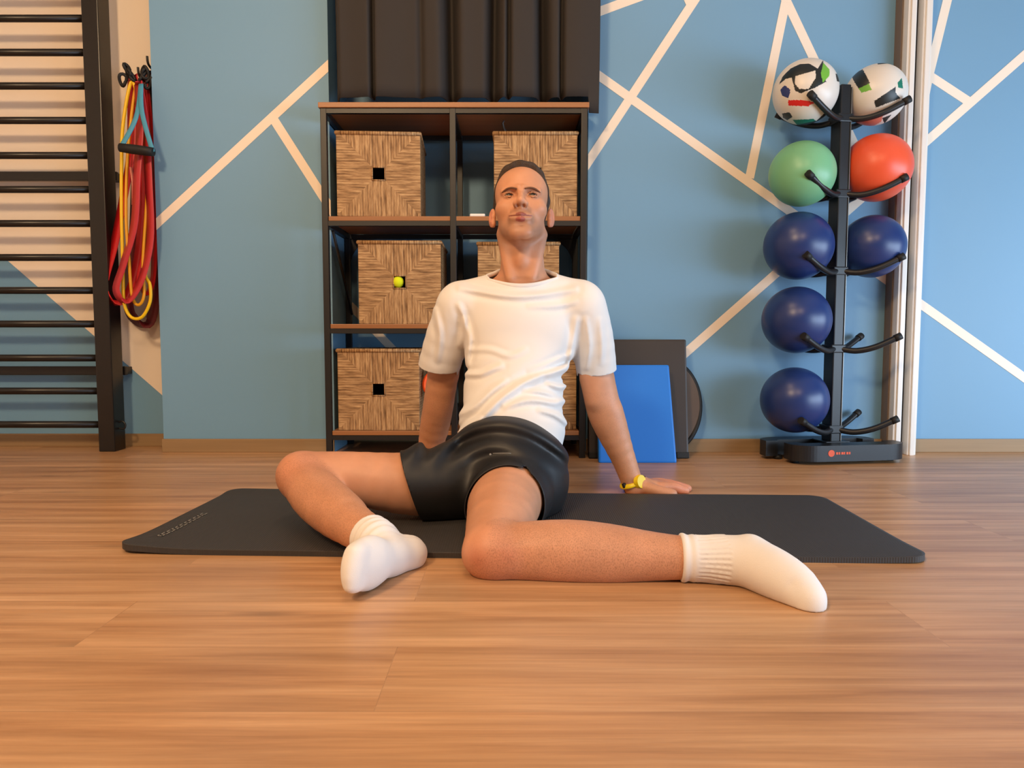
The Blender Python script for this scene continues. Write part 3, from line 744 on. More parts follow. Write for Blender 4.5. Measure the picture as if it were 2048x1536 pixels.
def surface(f, lo, hi, h, proj=2):
    lo = np.array(lo, f4); hi = np.array(hi, f4); B = 4
    n = np.ceil((hi-lo)/(h*B)).astype(int)*B
    nc = n//B
    cc = [lo[i]+(np.arange(nc[i])+.5)*h*B for i in range(3)]
    g = np.stack(np.meshgrid(*cc, indexing='ij'), -1).reshape(-1, 3)
    dc = np.concatenate([f(x) for x in np.array_split(g, max(1, len(g)//200000))])
    near = np.abs(dc) < h*B*.5*1.74*1.5+.01
    val = np.repeat(np.repeat(np.repeat(dc.reshape(nc), B, 0), B, 1), B, 2)
    idx = np.argwhere(near.reshape(nc))
    off = np.stack(np.meshgrid(*[np.arange(B)]*3, indexing='ij'), -1).reshape(-1, 3)
    ii = (idx[:, None, :]*B+off[None]).reshape(-1, 3)
    pts = lo+ii*h
    d = np.concatenate([f(x) for x in np.array_split(pts, max(1, len(pts)//200000))])
    val[ii[:, 0], ii[:, 1], ii[:, 2]] = d
    s = val < 0; cs = [n[0]-1, n[1]-1, n[2]-1]
    cnt = np.zeros(cs, int); acc = np.zeros(cs+[3])
    corners = [(a, b, c) for a in (0, 1) for b in (0, 1) for c in (0, 1)]
    for ax in range(3):
        for a in (0, 1):
            for b in (0, 1):
                o0_ = [0, 0, 0]; oth = [k for k in range(3) if k != ax]; o0_[oth[0]] = a; o0_[oth[1]] = b; o1_ = list(o0_); o1_[ax] = 1
                sl0 = tuple(slice(o0_[k], o0_[k]+cs[k]) for k in range(3)); sl1 = tuple(slice(o1_[k], o1_[k]+cs[k]) for k in range(3))
                v0 = val[sl0]; v1 = val[sl1]; m = s[sl0] != s[sl1]; w = np.argwhere(m)
                t = v0[m]/(v0[m]-v1[m]); q = w+np.array(o0_, f4); q[:, ax] += t
                acc[m] += q; cnt[m] += 1
    msk = cnt > 0; vid = -np.ones(cs, int); vid[msk] = np.arange(msk.sum()); verts = lo+acc[msk]/cnt[msk][:, None]*h
    quads = []
    for ax in range(3):
        u, v = (ax+1) % 3, (ax+2) % 3
        sl0 = [slice(1, cs[k]) for k in range(3)]; sl0[ax] = slice(0, cs[ax]); sl1 = list(sl0); sl1[ax] = slice(1, cs[ax]+1)
        a = s[tuple(sl0)]; b = s[tuple(sl1)]; w = np.argwhere(a != b); fl = a[a != b]
        w = w+1; w[:, ax] -= 1
        def cell(du, dv): q = w.copy(); q[:, u] -= du; q[:, v] -= dv; return vid[q[:, 0], q[:, 1], q[:, 2]]
        Q = np.stack([cell(1, 1), cell(0, 1), cell(0, 0), cell(1, 0)], 1); Q[~fl] = Q[~fl][:, ::-1]
        quads.append(Q[(Q >= 0).all(1)])
    Q = np.concatenate(quads)
    for _ in range(proj):
        e = h*.25; d0 = f(verts); gr = np.stack([f(verts+np.eye(3)[k]*e)-d0 for k in range(3)], 1)/e
        g2 = (gr**2).sum(1)+1e-6; st = np.clip(d0/g2, -h*.6, h*.6); verts = verts-gr*st[:, None]
    return verts, Q
def mesh_from(name, parts, m, parent, o):
    V = []; Fc = []; n = 0
    for v, q in parts: V.append(v-np.array(o)); Fc.append(q+n); n += len(v)
    V = np.concatenate(V); Fc = np.concatenate(Fc)
    me = bpy.data.meshes.new(name); me.from_pydata(V.tolist(), [], Fc.tolist()); me.validate(); me.update()
    return link(name, me, m, parent, smooth=True)

def mat_floor(p):   # height of what lies under a point (mat or floor)
    q = p[:, :2]-FLc; x = q@ux; y = q@uy
    return np.where((x > 0) & (x < ML) & (y > 0.0) & (y < MD), MT+.001, .0005)

hipR = J(952, 950, 1.86); hipL = J(1050, 948, 1.89)
thighR = [J(955, 962, 1.87, .085), J(880, 966, 1.83, .082), J(800, 966, 1.80, .074), J(700, 955, 1.785, .062), J(640, 952, 1.775, .057), J(604, 952, 1.765, .056)]
shinR = [J(604, 953, 1.765, .052), J(628, 988, 1.68, .054), J(662, 1018, 1.61, .053), J(706, 1050, 1.52, .043), J(748, 1078, 1.45, .036)]
thighL = [J(1050, 955, 1.90, .092), J(1012, 1002, 1.70, .084), J(1002, 1040, 1.575, .074), J(990, 1084, 1.46, .060), J(984, 1101, 1.415, .056)]
shinL = [J(988, 1106, 1.415, .052), J(1060, 1102, 1.405, .055), J(1140, 1103, 1.40, .059), J(1220, 1108, 1.395, .055), J(1300, 1112, 1.385, .044), J(1380, 1116, 1.375, .037), J(1450, 1119, 1.37, .035)]
footL = [J(1440, 1119, 1.37, .036), J(1500, 1126, 1.345, .042), J(1552, 1150, 1.30, .041), J(1595, 1178, 1.262, .034), J(1622, 1207, 1.230, .021)]
footLx = [J(1500, 1112, 1.36, .036), J(1522, 1120, 1.395, .031)]
# right foot: heel far right, ball of the foot towards the camera
heelR = np.array(J(820, 1107, 1.475)); ballR = np.array(J(742, 1122, 1.335)); toeR = np.array(J(720, 1133, 1.285))
ankR = np.array(J(756, 1082, 1.44))
armR = [J(914, 612, 2.09, .055), J(897, 690, 2.14, .048), J(882, 775, 2.19, .043), J(876, 815, 2.215, .043), J(868, 860, 2.26, .042), J(856, 915, 2.32, .031), J(850, 935, 2.345, .027)]
armL = [J(1170, 612, 2.085, .055), J(1183, 680, 2.11, .047), J(1196, 760, 2.13, .046), J(1207, 815, 2.14, .048), J(1222, 855, 2.145, .045), J(1246, 915, 2.15, .033), J(1262, 958, 2.155, .028), J(1268, 972, 2.158, .027)]
def foot_frame():
    ex = (toeR-heelR); ex /= np.linalg.norm(ex)                   # heel -> toe
    shin = ankR-np.array(shinR[2][:3]); shin /= np.linalg.norm(shin)
    nz = shin-ex*shin.dot(ex); nz /= np.linalg.norm(nz)            # sole normal (faces away from the shin)
    ez = nz*.94+np.array([0, 0, .25]); ez = ez-ex*ez.dot(ex); ez /= np.linalg.norm(ez)
    ey = np.cross(ez, ex); return np.stack([ex, ey, ez], 1)
FR = foot_frame()
def foot_right(p, g=0.0):
    c = ballR*.55+toeR*.45
    d = ell(p, c+FR[:, 0]*.0, (.068+g, .050+g, .029+g), FR)
    d = smin(d, ell(p, heelR+FR[:, 0]*.005, (.040+g, .031+g, .034+g), FR), .02)
    d = smin(d, seg(p, heelR+FR[:, 0]*.02, ballR-FR[:, 2]*.006, .032+g, .034+g), .03)
    d = smin(d, seg(p, ankR, (heelR+ballR)/2-FR[:, 2]*.012, .036+g, .034+g), .03)
    for s_, l_ in ((-.034, .064), (-.018, .068), (-.002, .066), (.014, .062), (.029, .056)):
        d = smin(d, ell(p, c+FR[:, 0]*l_*.80-FR[:, 1]*s_+FR[:, 2]*.004, (.018+g, .011+g, .013+g), FR), .016)
    return d
def foot_left(p, g=0.0):
    d = chain(p, [(*q[:3], q[3]+g) for q in footL], .02)
    d = smin(d, chain(p, [(*q[:3], q[3]+g) for q in footLx]), .02)
    mall = J(1500, 1098, 1.355); d = smin(d, ell(p, mall, (.023+g, .022+g, .025+g)), .010)
    for a in ((1618, 1192, 1.232), (1612, 1206, 1.238), (1628, 1190, 1.245)): d = smin(d, ell(p, J(*a), (.016+g, .018+g, .013+g)), .012)
    return d
def legs(p, foot=True):
    a = chain(p, thighR, .02); b = chain(p, shinR, .02)
    calf = ell(p, np.array(J(668, 1000, 1.64)), (.055, .075, .045)); b = smin(b, seg(p, J(640, 985, 1.71), J(690, 1032, 1.57), .046, .040), .03)
    knee = ell(p, J(596, 948, 1.745), (.045, .045, .047)); a = smin(a, knee, .03)
    r = smin(a, b, .016)
    c = chain(p, thighL, .02); d = chain(p, shinL, .02)
    kn = ell(p, J(984, 1105, 1.392), (.045, .036, .044)); c = smin(c, kn, .025)
    kn2 = ell(p, J(1012, 1112, 1.375), (.032, .026, .03)); d = smin(d, kn2, .02)
    kn3 = ell(p, J(956, 1112, 1.40), (.026, .026, .03)); c = smin(c, kn3, .02)
    l = smin(c, d, .014)
    x = np.minimum(r, l)
    if foot: x = smin(x, smin(np.full(len(p), 9.), foot_right(p, -.003), .01), .015); x = smin(x, foot_left(p, -.003), .015)
    return x
def neckf(p):
    d = chain(p, [J(1044, 585, 2.105, .070), J(1045, 549, 2.09, .0615), J(1044, 478, 2.075, .0535)], .02)
    d = smin(d, seg(p, J(1020, 556, 2.03), J(1004, 470, 2.06), .010, .016), .022)       # neck muscles
    d = smin(d, seg(p, J(1064, 556, 2.03), J(1084, 470, 2.06), .010, .016), .022)
    d = smin(d, ell(p, J(1042, 518, 2.024), (.012, .010, .018)), .022)                   # larynx
    return d
def torso(p, g=0.0):
    d = ell(p, J(1036, 672, 2.07), (.160+g, .098+g, .155+g))
    d = smin(d, ell(p, J(1028, 780, 2.02), (.142+g, .095+g, .135+g)), .05)
    d = smin(d, ell(p, J(1008, 915, 1.93), (.145+g, .11+g, .10+g)), .06)
    d = smin(d, seg(p, J(925, 606, 2.09), J(1160, 606, 2.09), .050+g, .050+g), .05)
    d = smin(d, seg(p, J(1044, 568, 2.10), J(930, 596, 2.10), .050+g, .040+g), .035)
    d = smin(d, seg(p, J(1044, 568, 2.10), J(1156, 596, 2.10), .050+g, .040+g), .035)
    return d
def arms(p): 
    aR = chain(p, armR, .02); aL = chain(p, armL, .02)
    aL = smin(aL, seg(p, J(1222, 822, 2.13), J(1240, 890, 2.14), .030, .020), .02)
    aL = smin(aL, seg(p, J(1182, 755, 2.11), J(1190, 800, 2.11), .032, .026), .02)
    return np.minimum(aR, aL)
def body_sdf(p):
    d = smin(torso(p, -.012), legs(p), .03); d = smin(d, arms(p), .03); d = smin(d, neckf(p), .03)
    return np.maximum(d, mat_floor(p)-p[:, 2])

# ---- left hand resting on the floor behind the mat (fingers point right, thumb side to camera), right hand behind the thigh
def hand(p, wrist, fw, sd, k=1.0, thumb=1):
    """fw: finger direction, sd: direction of the thumb side, flat on the floor"""
    w = np.array(wrist); fw = np.array(fw, f4); sd = np.array(sd, f4); up = np.array([0, 0, 1.])
    L_ = lambda a, b, c: tuple(w*np.array([1, 1, 0])+fw*a*k+sd*b*k+up*c*k)
    d = seg(p, w, L_(.02, 0, .030), .026, .022)
    for b_, a_, z_ in ((.030, .088, .022), (.010, .094, .024), (-.011, .090, .022), (-.030, .080, .019)):
        d = smin(d, seg(p, L_(.012, b_*.45, .028), L_(a_, b_, z_), .018, .0115), .014)
    D = d
    for b_, sp, ln, a_ in ((.031, .05, .072, .086), (.010, .0, .082, .094), (-.011, -.05, .074, .090), (-.031, -.11, .060, .080)):
        pts = [(*L_(a_-.01, b_, .022), .0105), (*L_(a_+ln*.42, b_+sp*ln*.42, .021), .0092), (*L_(a_+ln*.74, b_+sp*ln*.74, .013), .0082), (*L_(a_+ln, b_+sp*ln, .0085), .0070)]
        D = smin(D, chain(p, pts, .005), .006)
    th = [(*L_(.018, .020, .024), .016), (*L_(.050, .050, .017), .0125), (*L_(.078, .066, .012), .0100), (*L_(.100, .072, .009), .0085)]
    D = smin(D, chain(p, th, .006), .010)
    return D
wL = np.array(armL[-1][:3]); wR = np.array(armR[-1][:3])
def handL(p): return np.maximum(smin(chain(p, armL[-3:], .02), hand(p, wL, (.985, .17, 0), (.17, -.985, 0)), .02), .0008-p[:, 2])
def handR(p): return np.maximum(smin(chain(p, armR[-3:], .02), hand(p, wR, (-.75, .66, 0), (-.66, -.75, 0)), .02), .0008-p[:, 2])

# ---- head
HO = np.array(J(1043, 431, 2.075)); HT = math.radians(19); HYW = math.radians(-2); HS = 1.07
_R1 = np.array([[1, 0, 0], [0, math.cos(-HT), -math.sin(-HT)], [0, math.sin(-HT), math.cos(-HT)]])
_R2 = np.array([[math.cos(HYW), -math.sin(HYW), 0], [math.sin(HYW), math.cos(HYW), 0], [0, 0, 1]])
HR = _R2@_R1
def toH(p): return (p-HO)@HR/HS
def frH(q): return HR@(np.array(q, f4)*HS)+HO
EYE = (.0310, -.0765, .0140)
def cran(q): return ell(q, (0, .014, .052), (.0745, .100, .086))
def head_local(q):
    sx = np.abs(q[:, 0]); m = np.stack([sx, q[:, 1], q[:, 2]], 1)
    d = cran(q)
    d = smin(d, ell(q, (0, -.036, .050), (.064, .052, .056)), .025)             # forehead
    d = smin(d, ell(q, (0, -.032, -.020), (.058, .058, .070)), .03)             # face mass
    d = smin(d, ell(m, (.046, -.052, -.012), (.021, .026, .020)), .022)         # cheekbones
    d = smin(d, seg(m, (.043, .000, -.038), (.017, -.074, -.088), .014, .015), .030)   # jaw line
    d = smin(d, ell(q, (0, -.080, -.093), (.021, .015, .015)), .018)            # chin
    d = smin(d, seg(m, (.006, -.0920, .0285), (.046, -.0755, .0285), .0095, .008), .010)   # brow ridge
    # eye sockets
    d = smax(d, -ell(m, (.031, -.100, .0140), (.0205, .0215, .0125)), .009)
    # nose
    n = seg(q, (0, -.087, .024), (0, -.117, -.020), .0070, .0098)
    n = smin(n, ell(m, (.0120, -.1045, -.0235), (.0085, .0120, .0085)), .008)
    n = smin(n, seg(q, (0, -.115, -.021), (0, -.098, -.031), .0065, .006), .006)
    d = smin(d, n, .010)
    d = smax(d, -ell(m, (.0075, -.108, -.0320), (.0044, .0068, .0055)), .002)
    # mouth
    d = smin(d, ell(q, (0, -.084, -.052), (.030, .018, .022)), .015)
    up = smin(seg(m, (.000, -.1030, -.0525), (.029, -.0910, -.0500), .0050, .0026), np.full(len(q), 9.), .001)
    d = smin(d, up, .005)
    d = smin(d, seg(m, (0, -.1005, -.0655), (.025, -.0905, -.0565), .0062, .0028), .006)
    d = smax(d, -seg(m, (0, -.1080, -.0590), (.033, -.0920, -.0525), .0024, .0018), .002)
    d = smax(d, -ell(q, (0, -.1110, -.0400), (.0025, .003, .006)), .006)
    d = smax(d, -ell(q, (0, -.1000, -.0745), (.016, .006, .005)), .008)
    # eyelids
    e = np.array(EYE); sh = ell(m, e, (.0148, .0142, .0142)); slit = ell(m, e+np.array([.0005, -.012, -.0010]), (.0130, .012, .0030))
    lid = smax(sh, -slit, .0015); lid = smax(lid, -ell(m, e, (.0122,)*3), .001)
    d = smin(smax(d, -ell(m, e, (.0124,)*3), .001), lid, .0035)
    # ears
    Re = np.array([[math.cos(.45), -math.sin(.45), 0], [math.sin(.45), math.cos(.45), 0], [0, 0, 1]])
    ec = np.array((.0805, .010, -.002)); ea = ell(m, ec, (.0080, .0165, .0275), Re.T)
    ea = smax(ea, -ell(m, ec+np.array([.0085, -.008, .005]), (.0072, .0105, .0180), Re.T), .003)
    ea = smin(ea, ell(m, ec+np.array([-.004, -.008, -.022]), (.006, .009, .010)), .006)
    ea = smin(ea, ell(m, ec+np.array([-.003, -.010, -.002]), (.005, .006, .007)), .004)
    d = smin(d, ea, .007)
    return d
def head_sdf(p): return smin(head_local(toH(p))*HS, neckf(p), .016)
def all_sdf(p): return smin(body_sdf(p), head_sdf(p), .001)

person = empty('person', (0, 1.85, .012), 'man in white t-shirt and black shorts sitting on the mat, leaning back on his hands', 'person')
OP = np.array(person.location)
ZC = .655
S1 = surface(body_sdf, (-.64, 1.16, -.004), (.64, 2.46, ZC), .006)
S2 = surface(lambda p: smin(head_sdf(p), torso(p, -.012), .03), (HO[0]-.13, 1.88, ZC-.006), (HO[0]+.13, 2.26, 1.03), .0022)
S3 = surface(handL, (wL[0]-.03, 2.04, -.004), (wL[0]+.24, 2.30, wL[2]+.03), .0024)
S4 = surface(handR, (wR[0]-.20, 2.26, -.004), (wR[0]+.05, 2.56, wR[2]+.03), .003)
body = mesh_from('body', [S1, S2, S3, S4], M['skin'], person, OP)
# skin colour: lips, stubble, redder knuckles and knees, painted eye socket shade
me = body.data; vv = np.array([v.co for v in me.vertices])+OP; q = toH(vv)
base = np.array(lin((208, 149, 114))[:3]); tint = np.tile(base, (len(vv), 1))
def blend(w, col): 
    global tint
    w = np.clip(w, 0, 1)[:, None]; tint = tint*(1-w)+np.array(lin(col)[:3])*w
head = vv[:, 2] > .68
sx = np.abs(q[:, 0])
stub = np.exp(-((q[:, 2]+.075)/.032)**2)*(q[:, 1] < .01)*(sx < .07)*head*.55; blend(stub, (142, 108, 88))
stub = np.exp(-((q[:, 2]+.038)/.008)**2)*(q[:, 1] < -.08)*(sx < .028)*head*.45; blend(stub, (142, 104, 84))
blend(np.exp(-((sx-.031)/.019)**2-((q[:, 2]-.015)/.010)**2)*(q[:, 1] < -.05)*head*.45, (140, 88, 66))  # shade of the deep-set eye sockets painted into the tint
ml = seg(np.stack([sx, q[:, 1], q[:, 2]], 1), (0, -.1030, -.0525), (.027, -.0910, -.0500), .005, .0026); blend(np.where((ml < .0010) & head, .85, 0), (140, 72, 66))
ml = seg(np.stack([sx, q[:, 1], q[:, 2]], 1), (0, -.1005, -.0655), (.024, -.0905, -.0565), .006, .0026); blend(np.where((ml < .0010) & head, .85, 0), (164, 84, 76))
blend(np.where(head & (sx > .078), .35, 0), (214, 120, 104))
for c, r in ((J(985, 1115, 1.38), .055), (J(597, 950, 1.73), .06)):
    blend(np.exp(-(np.linalg.norm(vv-np.array(c), axis=1)/r)**2)*.35, (206, 112, 84))
for c, r in ((J(955, 1120, 1.36), .020), (J(1018, 1108, 1.36), .022)): blend(np.exp(-(np.linalg.norm(vv-np.array(c), axis=1)/r)**2)*.4, (170, 86, 64))
blend(np.exp(-(np.linalg.norm(vv-np.array((wL[0]+.14, 2.17, .01)), axis=1)/.06)**2)*.4, (220, 120, 100))
hairy = .50*(np.minimum(chain(vv, shinR), chain(vv, shinL)) < .012)+.22*((vv[:, 2] < .32) & (vv[:, 1] > 2.05))+.12*(vv[:, 1] < 1.66)
hairy = np.clip(hairy*.75, 0, .40)
ca = me.color_attributes.new('tint', 'FLOAT_COLOR', 'POINT'); ca.data.foreach_set('color', np.concatenate([tint, hairy[:, None]], 1).astype(np.float32).ravel())

# hair
rs = np.random.RandomState(4); HN = rs.randn(24, 3)*90; HPH = rs.rand(24)*6.28
def fuzz(q): return np.mean(np.sin(q@HN.T+HPH), axis=1)
def hair_sdf(p):
    q = toH(p); sx = np.abs(q[:, 0]); y = q[:, 1]; z = q[:, 2]
    top = np.clip((z-.09)/.04, 0, 1)
    d = smin(cran(q), ell(q, (0, -.036, .050), (.064, .052, .056)), .025)-(.0034+.0120*top)-fuzz(q)*.007
    # hairline: front above forehead, temples, above and behind the ears
    front = .100-.14*np.clip(sx-.030, 0, .03)*1.0+(.006*np.cos(sx*90))
    line_y = -.066+np.clip((.118-z), 0, .2)*.47                       # hair only behind this y, receding down the temple
    reg = (line_y-y)*.75
    low = np.where(y < .012, (.012-z), (-.030-z))
    reg = smax(reg, low, .006)
    return smax(d*HS, reg*HS+fuzz(q*1.3)*.006, .003)
S = surface(hair_sdf, (HO[0]-.12, 1.9, .8), (HO[0]+.12, 2.26, 1.06), .0024, 1)
mesh_from('hair', [S], M['hair'], person, OP)
for s in (-1, 1):
    w = [frH((s*x, y, z)) for x, y, z in ((.011, -.1000, .0228), (.024, -.0985, .0262), (.037, -.0915, .0268), (.050, -.0785, .0235))]
    m_ = MB(OP); m_.tube(spline(w, 5), [.0024+.0013*math.sin(math.pi*i/15) for i in range(16)], 8, flat=.8); m_.build('eyebrow', M['brow'], person)
def eye_mat():
    m = bpy.data.materials.new('eye'); m.use_nodes = True; N, L, b = nodes(m)
    tc = N.new('ShaderNodeTexCoord'); sxyz = N.new('ShaderNodeSeparateXYZ'); L.new(tc.outputs['Object'], sxyz.inputs[0])
    r = N.new('ShaderNodeValToRGB'); r.color_ramp.interpolation = 'CONSTANT'
    mr = N.new('ShaderNodeMapRange'); mr.inputs['From Min'].default_value = -.0125; mr.inputs['From Max'].default_value = -.0095; L.new(sxyz.outputs[1], mr.inputs[0]); L.new(mr.outputs[0], r.inputs[0])
    r.color_ramp.elements[0].color = lin((8, 6, 6)); r.color_ramp.elements[1].color = lin((62, 48, 38)); r.color_ramp.elements[1].position = .16
    e = r.color_ramp.elements.new(.72); e.color = lin((150, 128, 116)); L.new(r.outputs[0], b.inputs['Base Color']); b.inputs['Roughness'].default_value = .4
    return m
M['eye'] = eye_mat()
for s in (-1, 1):
    c = frH((s*EYE[0], EYE[1]+.0008, EYE[2])); m_ = MB(); m_.sphere((0, 0, 0), .0122*HS, 32, 24)
    o = m_.build('eye', M['eye'], person); o.location = V3(c-OP); o.rotation_euler = (math.radians(-13), 0, 0)

# ---- clothing
def clean_cut(o, cuts):
    """cuts: (predicate on world point, plane point, normal): faces for which predicate holds are cut, the side of the normal removed"""
    bm = bmesh.new(); bm.from_mesh(o.data); O = Vector(OP)
    for pred, pc, nn in cuts:
        fs = [f for f in bm.faces if pred(f.calc_center_median()+O)]
        g = set(fs); es = set(); vs_ = set()
        for f in fs: es.update(f.edges); vs_.update(f.verts)
        bmesh.ops.bisect_plane(bm, geom=list(g)+list(es)+list(vs_), plane_co=V3(pc)-O, plane_no=V3(nn), dist=1e-5)
        P0 = V3(pc)-O; n_ = V3(nn)
        dele = [f for f in bm.faces if pred(f.calc_center_median()+O) and (f.calc_center_median()-P0).dot(n_) > 1e-6]
        bmesh.ops.delete(bm, geom=dele, context='FACES')
    for f in bm.faces: f.smooth = True
    bm.to_mesh(o.data); bm.free()

FOLDS = [  # (polyline px, height m, width m)
    ([(925, 872), (960, 840), (1000, 800), (1050, 765), (1110, 742), (1140, 738)], .0085, .011),
    ([(915, 830), (950, 812), (985, 780), (1010, 764)], .004, .009),
    ([(930, 748), (960, 748), (985, 738), (1002, 732)], .005, .008),
    ([(940, 700), (980, 700), (1020, 712), (1050, 700)], .0025, .008),
    ([(920, 575), (960, 583), (1020, 592), (1080, 590), (1150, 578)], .0055, .009),
    ([(1060, 612), (1110, 612), (1150, 604)], .003, .008),
    ([(930, 640), (938, 680), (932, 730)], .006, .009),
    ([(918, 610), (928, 640), (922, 690)], .005, .008),
    ([(1152, 640), (1146, 690), (1136, 730), (1100, 752)], .006, .010),
    ([(1060, 742), (1100, 728), (1142, 708)], .004, .008),
    ([(1010, 812), (1060, 800), (1110, 806), (1138, 800)], .0055, .009),
    ([(1050, 780), (1090, 786), (1120, 800)], .004, .007),
    ([(1080, 820), (1110, 830), (1138, 850)], .005, .008),
    ([(1095, 765), (1120, 775), (1142, 768)], .005, .007),
    ([(900, 895), (935, 850), (960, 836)], .005, .007),
    ([(870, 620), (880, 670), (876, 720)], .004, .008),
    ([(1172, 640), (1178, 690), (1172, 735)], .004, .008),
    ([(1200, 640), (1204, 690), (1202, 725)], .003, .008),
]
FW = []
for pl, hgt, wd in FOLDS:
    s_ = spline([np.array([*P(x, y, 1.97)[[0, 2]]]) for x, y in pl], 4); FW.append((np.array(s_), hgt, wd))
def folds(p):
    # project on the frontal plane as seen along the body's front
    k = 1.97/p[:, 1]; x = p[:, 0]*k; z = CAMH+(p[:, 2]-CAMH)*k; q2 = np.stack([x, z], 1); out = np.zeros(len(p))
    for pl, hgt, wd in FW:
        best = np.full(len(p), 9.); tt = np.zeros(len(p)); n = len(pl)-1
        for i in range(n):
            a, b = pl[i], pl[i+1]; ba = b-a; t = np.clip(((q2-a)@ba)/(ba@ba), 0, 1); d = np.linalg.norm(q2-a-t[:, None]*ba, axis=1)
            m = d < best; best[m] = d[m]; tt[m] = (i+t[m])/n
        out += 1.35*hgt*np.sin(np.pi*np.clip(tt*.9+.05, 0, 1))**.5*(np.exp(-(best/wd)**2)-.55*np.exp(-((best-wd*1.7)/wd)**2))
    return out*np.clip((2.16-p[:, 1])/.06, 0, 1)
WN = rs.randn(10, 3)*14; WP = rs.rand(10)*6.28
def lumps(p): return np.mean(np.sin(p@WN.T+WP), axis=1)
def shirt_sdf(p):
    d = torso(p, .006)
    d = smin(d, ell(p, J(1024, 850, 1.965), (.150, .118, .13)), .04)
    sR = chain(p, [J(916, 618, 2.09, .066), J(896, 672, 2.115, .064), J(874, 745, 2.155, .060), J(866, 775, 2.17, .058)], .02)
    sL = chain(p, [J(1164, 616, 2.085, .066), J(1180, 670, 2.10, .060), J(1192, 740, 2.13, .055), J(1196, 775, 2.14, .052)], .02)
    d = smin(d, np.minimum(sR, sL), .028)
    d = smin(d, chain(p, [J(1044, 585, 2.105, .078), J(1044, 545, 2.09, .0665), J(1044, 520, 2.08, .064)], .02), .022)
    d = d-folds(p)-lumps(p)*.006
    return np.maximum(d, mat_floor(p)+.03-p[:, 2])
S = surface(shirt_sdf, (-.36, 1.76, .06), (.36, 2.32, .73), .0045)
shirt = mesh_from('t_shirt', [S], M['shirt'], person, OP)
aR0, aR1 = np.array(J(896, 672, 2.115)), np.array(J(874, 745, 2.155)); nR = (aR1-aR0)/np.linalg.norm(aR1-aR0)
aL0, aL1 = np.array(J(1180, 670, 2.10)), np.array(J(1192, 740, 2.13)); nL = (aL1-aL0)/np.linalg.norm(aL1-aL0)
cR = np.array(J(878, 731, 2.15)); cL = np.array(J(1191, 739, 2.13))
ncp = np.array(J(1044, 545, 2.09)); nn = np.array([0, -.42, .91])
clean_cut(shirt, [
    (lambda c: (c-V3(cR)).length < .17 and c.z < cR[2]+.09 and c.x < P(912, 740, 2.14)[0]+.004, cR, nR+np.array([.18, 0, 0])),
    (lambda c: (c-V3(cL)).length < .17 and c.z < cL[2]+.09 and c.x > P(1158, 740, 2.13)[0]-.006, cL, nL-np.array([.12, 0, 0])),
    (lambda c: math.hypot(c.x-ncp[0], c.y-ncp[1]) < .105 and c.z > .63, ncp+np.array([0, 0, -.004]), nn)])
s = shirt.modifiers.new('s', 'SOLIDIFY'); s.thickness = .003; s.offset = -1
# collar rib follows the neckline
bm = bmesh.new(); bm.from_mesh(shirt.data)
ring = [v.co.copy() for v in bm.verts if v.is_boundary and v.co.z+OP[2] > .6]; bm.free()
cx_, cy_ = np.mean([v.x for v in ring]), np.mean([v.y for v in ring])
ring.sort(key=lambda v: math.atan2(v.y-cy_, v.x-cx_)); ring = ring[::max(1, len(ring)//60)]
m_ = MB(); m_.tube([v+Vector((0, 0, -.004)) for v in ring], .0042, 8, closed=True, flat=1.6, up=(0, -.3, 1)); m_.build('collar', M['shirt'], shirt)

def shorts_sdf(p):
    d = ell(p, J(1014, 936, 1.89), (.148, .130, .158))
    d = smin(d, ell(p, J(1075, 960, 1.92), (.078, .12, .125)), .04)
    tR = chain(p, [(*q_[:3], q_[3]+.012) for q_ in thighR[:3]]+[J(740, 962, 1.785, .078)], .03)
    tL = chain(p, [J(1042, 965, 1.90, .112), J(1014, 1002, 1.71, .092), J(1003, 1040, 1.575, .082), J(996, 1060, 1.50, .074)], .03)
    d = smin(d, tR, .035); d = smin(d, tL, .03)
    # cloth pleats radiating over the lap
    k = 1.85/p[:, 1]; x = p[:, 0]*k-.0; z = CAMH+(p[:, 2]-CAMH)*k
    r = np.hypot(x+.03, z-.02); an = np.arctan2(z-.02, x+.03)
    d = d-.0095*np.sin(r*105+1.2*np.sin(an*2.3)+an*1.6)*np.clip((z-.12)/.06, 0, 1)*np.clip((p[:, 1]-1.70)/.12, 0, 1)-lumps(p*1.6)*.004-.003
    return np.maximum(d, mat_floor(p)+.0015-p[:, 2])
S = surface(shorts_sdf, (-.42, 1.5, -.002), (.26, 2.12, .34), .005)
shorts = mesh_from('shorts', [S], M['shorts'], person, OP)
pR = np.array(J(822, 965, 1.80)); ax_ = np.array(thighR[3][:3])-np.array(thighR[1][:3]); ax_ /= np.linalg.norm(ax_); ax_ = ax_+np.array([0, .10, -.40]); ax_ /= np.linalg.norm(ax_)
pL = np.array(J(1000, 990, 1.672))
clean_cut(shorts, [
    (lambda c: c.x < -.17, pR, ax_),
    (lambda c: c.y < 1.80 and c.x > -.16, pL, np.array([.05, -1.0, .12])),
    # split at the outer side of the left leg hem
    ])
bm = bmesh.new(); bm.from_mesh(shorts.data)
sp = np.array(J(1052, 950, 1.672)); dl = []
for f in bm.faces:
    c = f.calc_center_median()+Vector(OP)
    if c.y < 1.71 and abs(c.x-sp[0]) < .02 and c.z > .08 and (c.y-1.67) < .040-abs(c.x-sp[0])*2.4: dl.append(f)
bmesh.ops.delete(bm, geom=dl, context='FACES'); bm.to_mesh(shorts.data); bm.free()
s = shorts.modifiers.new('s', 'SOLIDIFY'); s.thickness = .0025; s.offset = -1
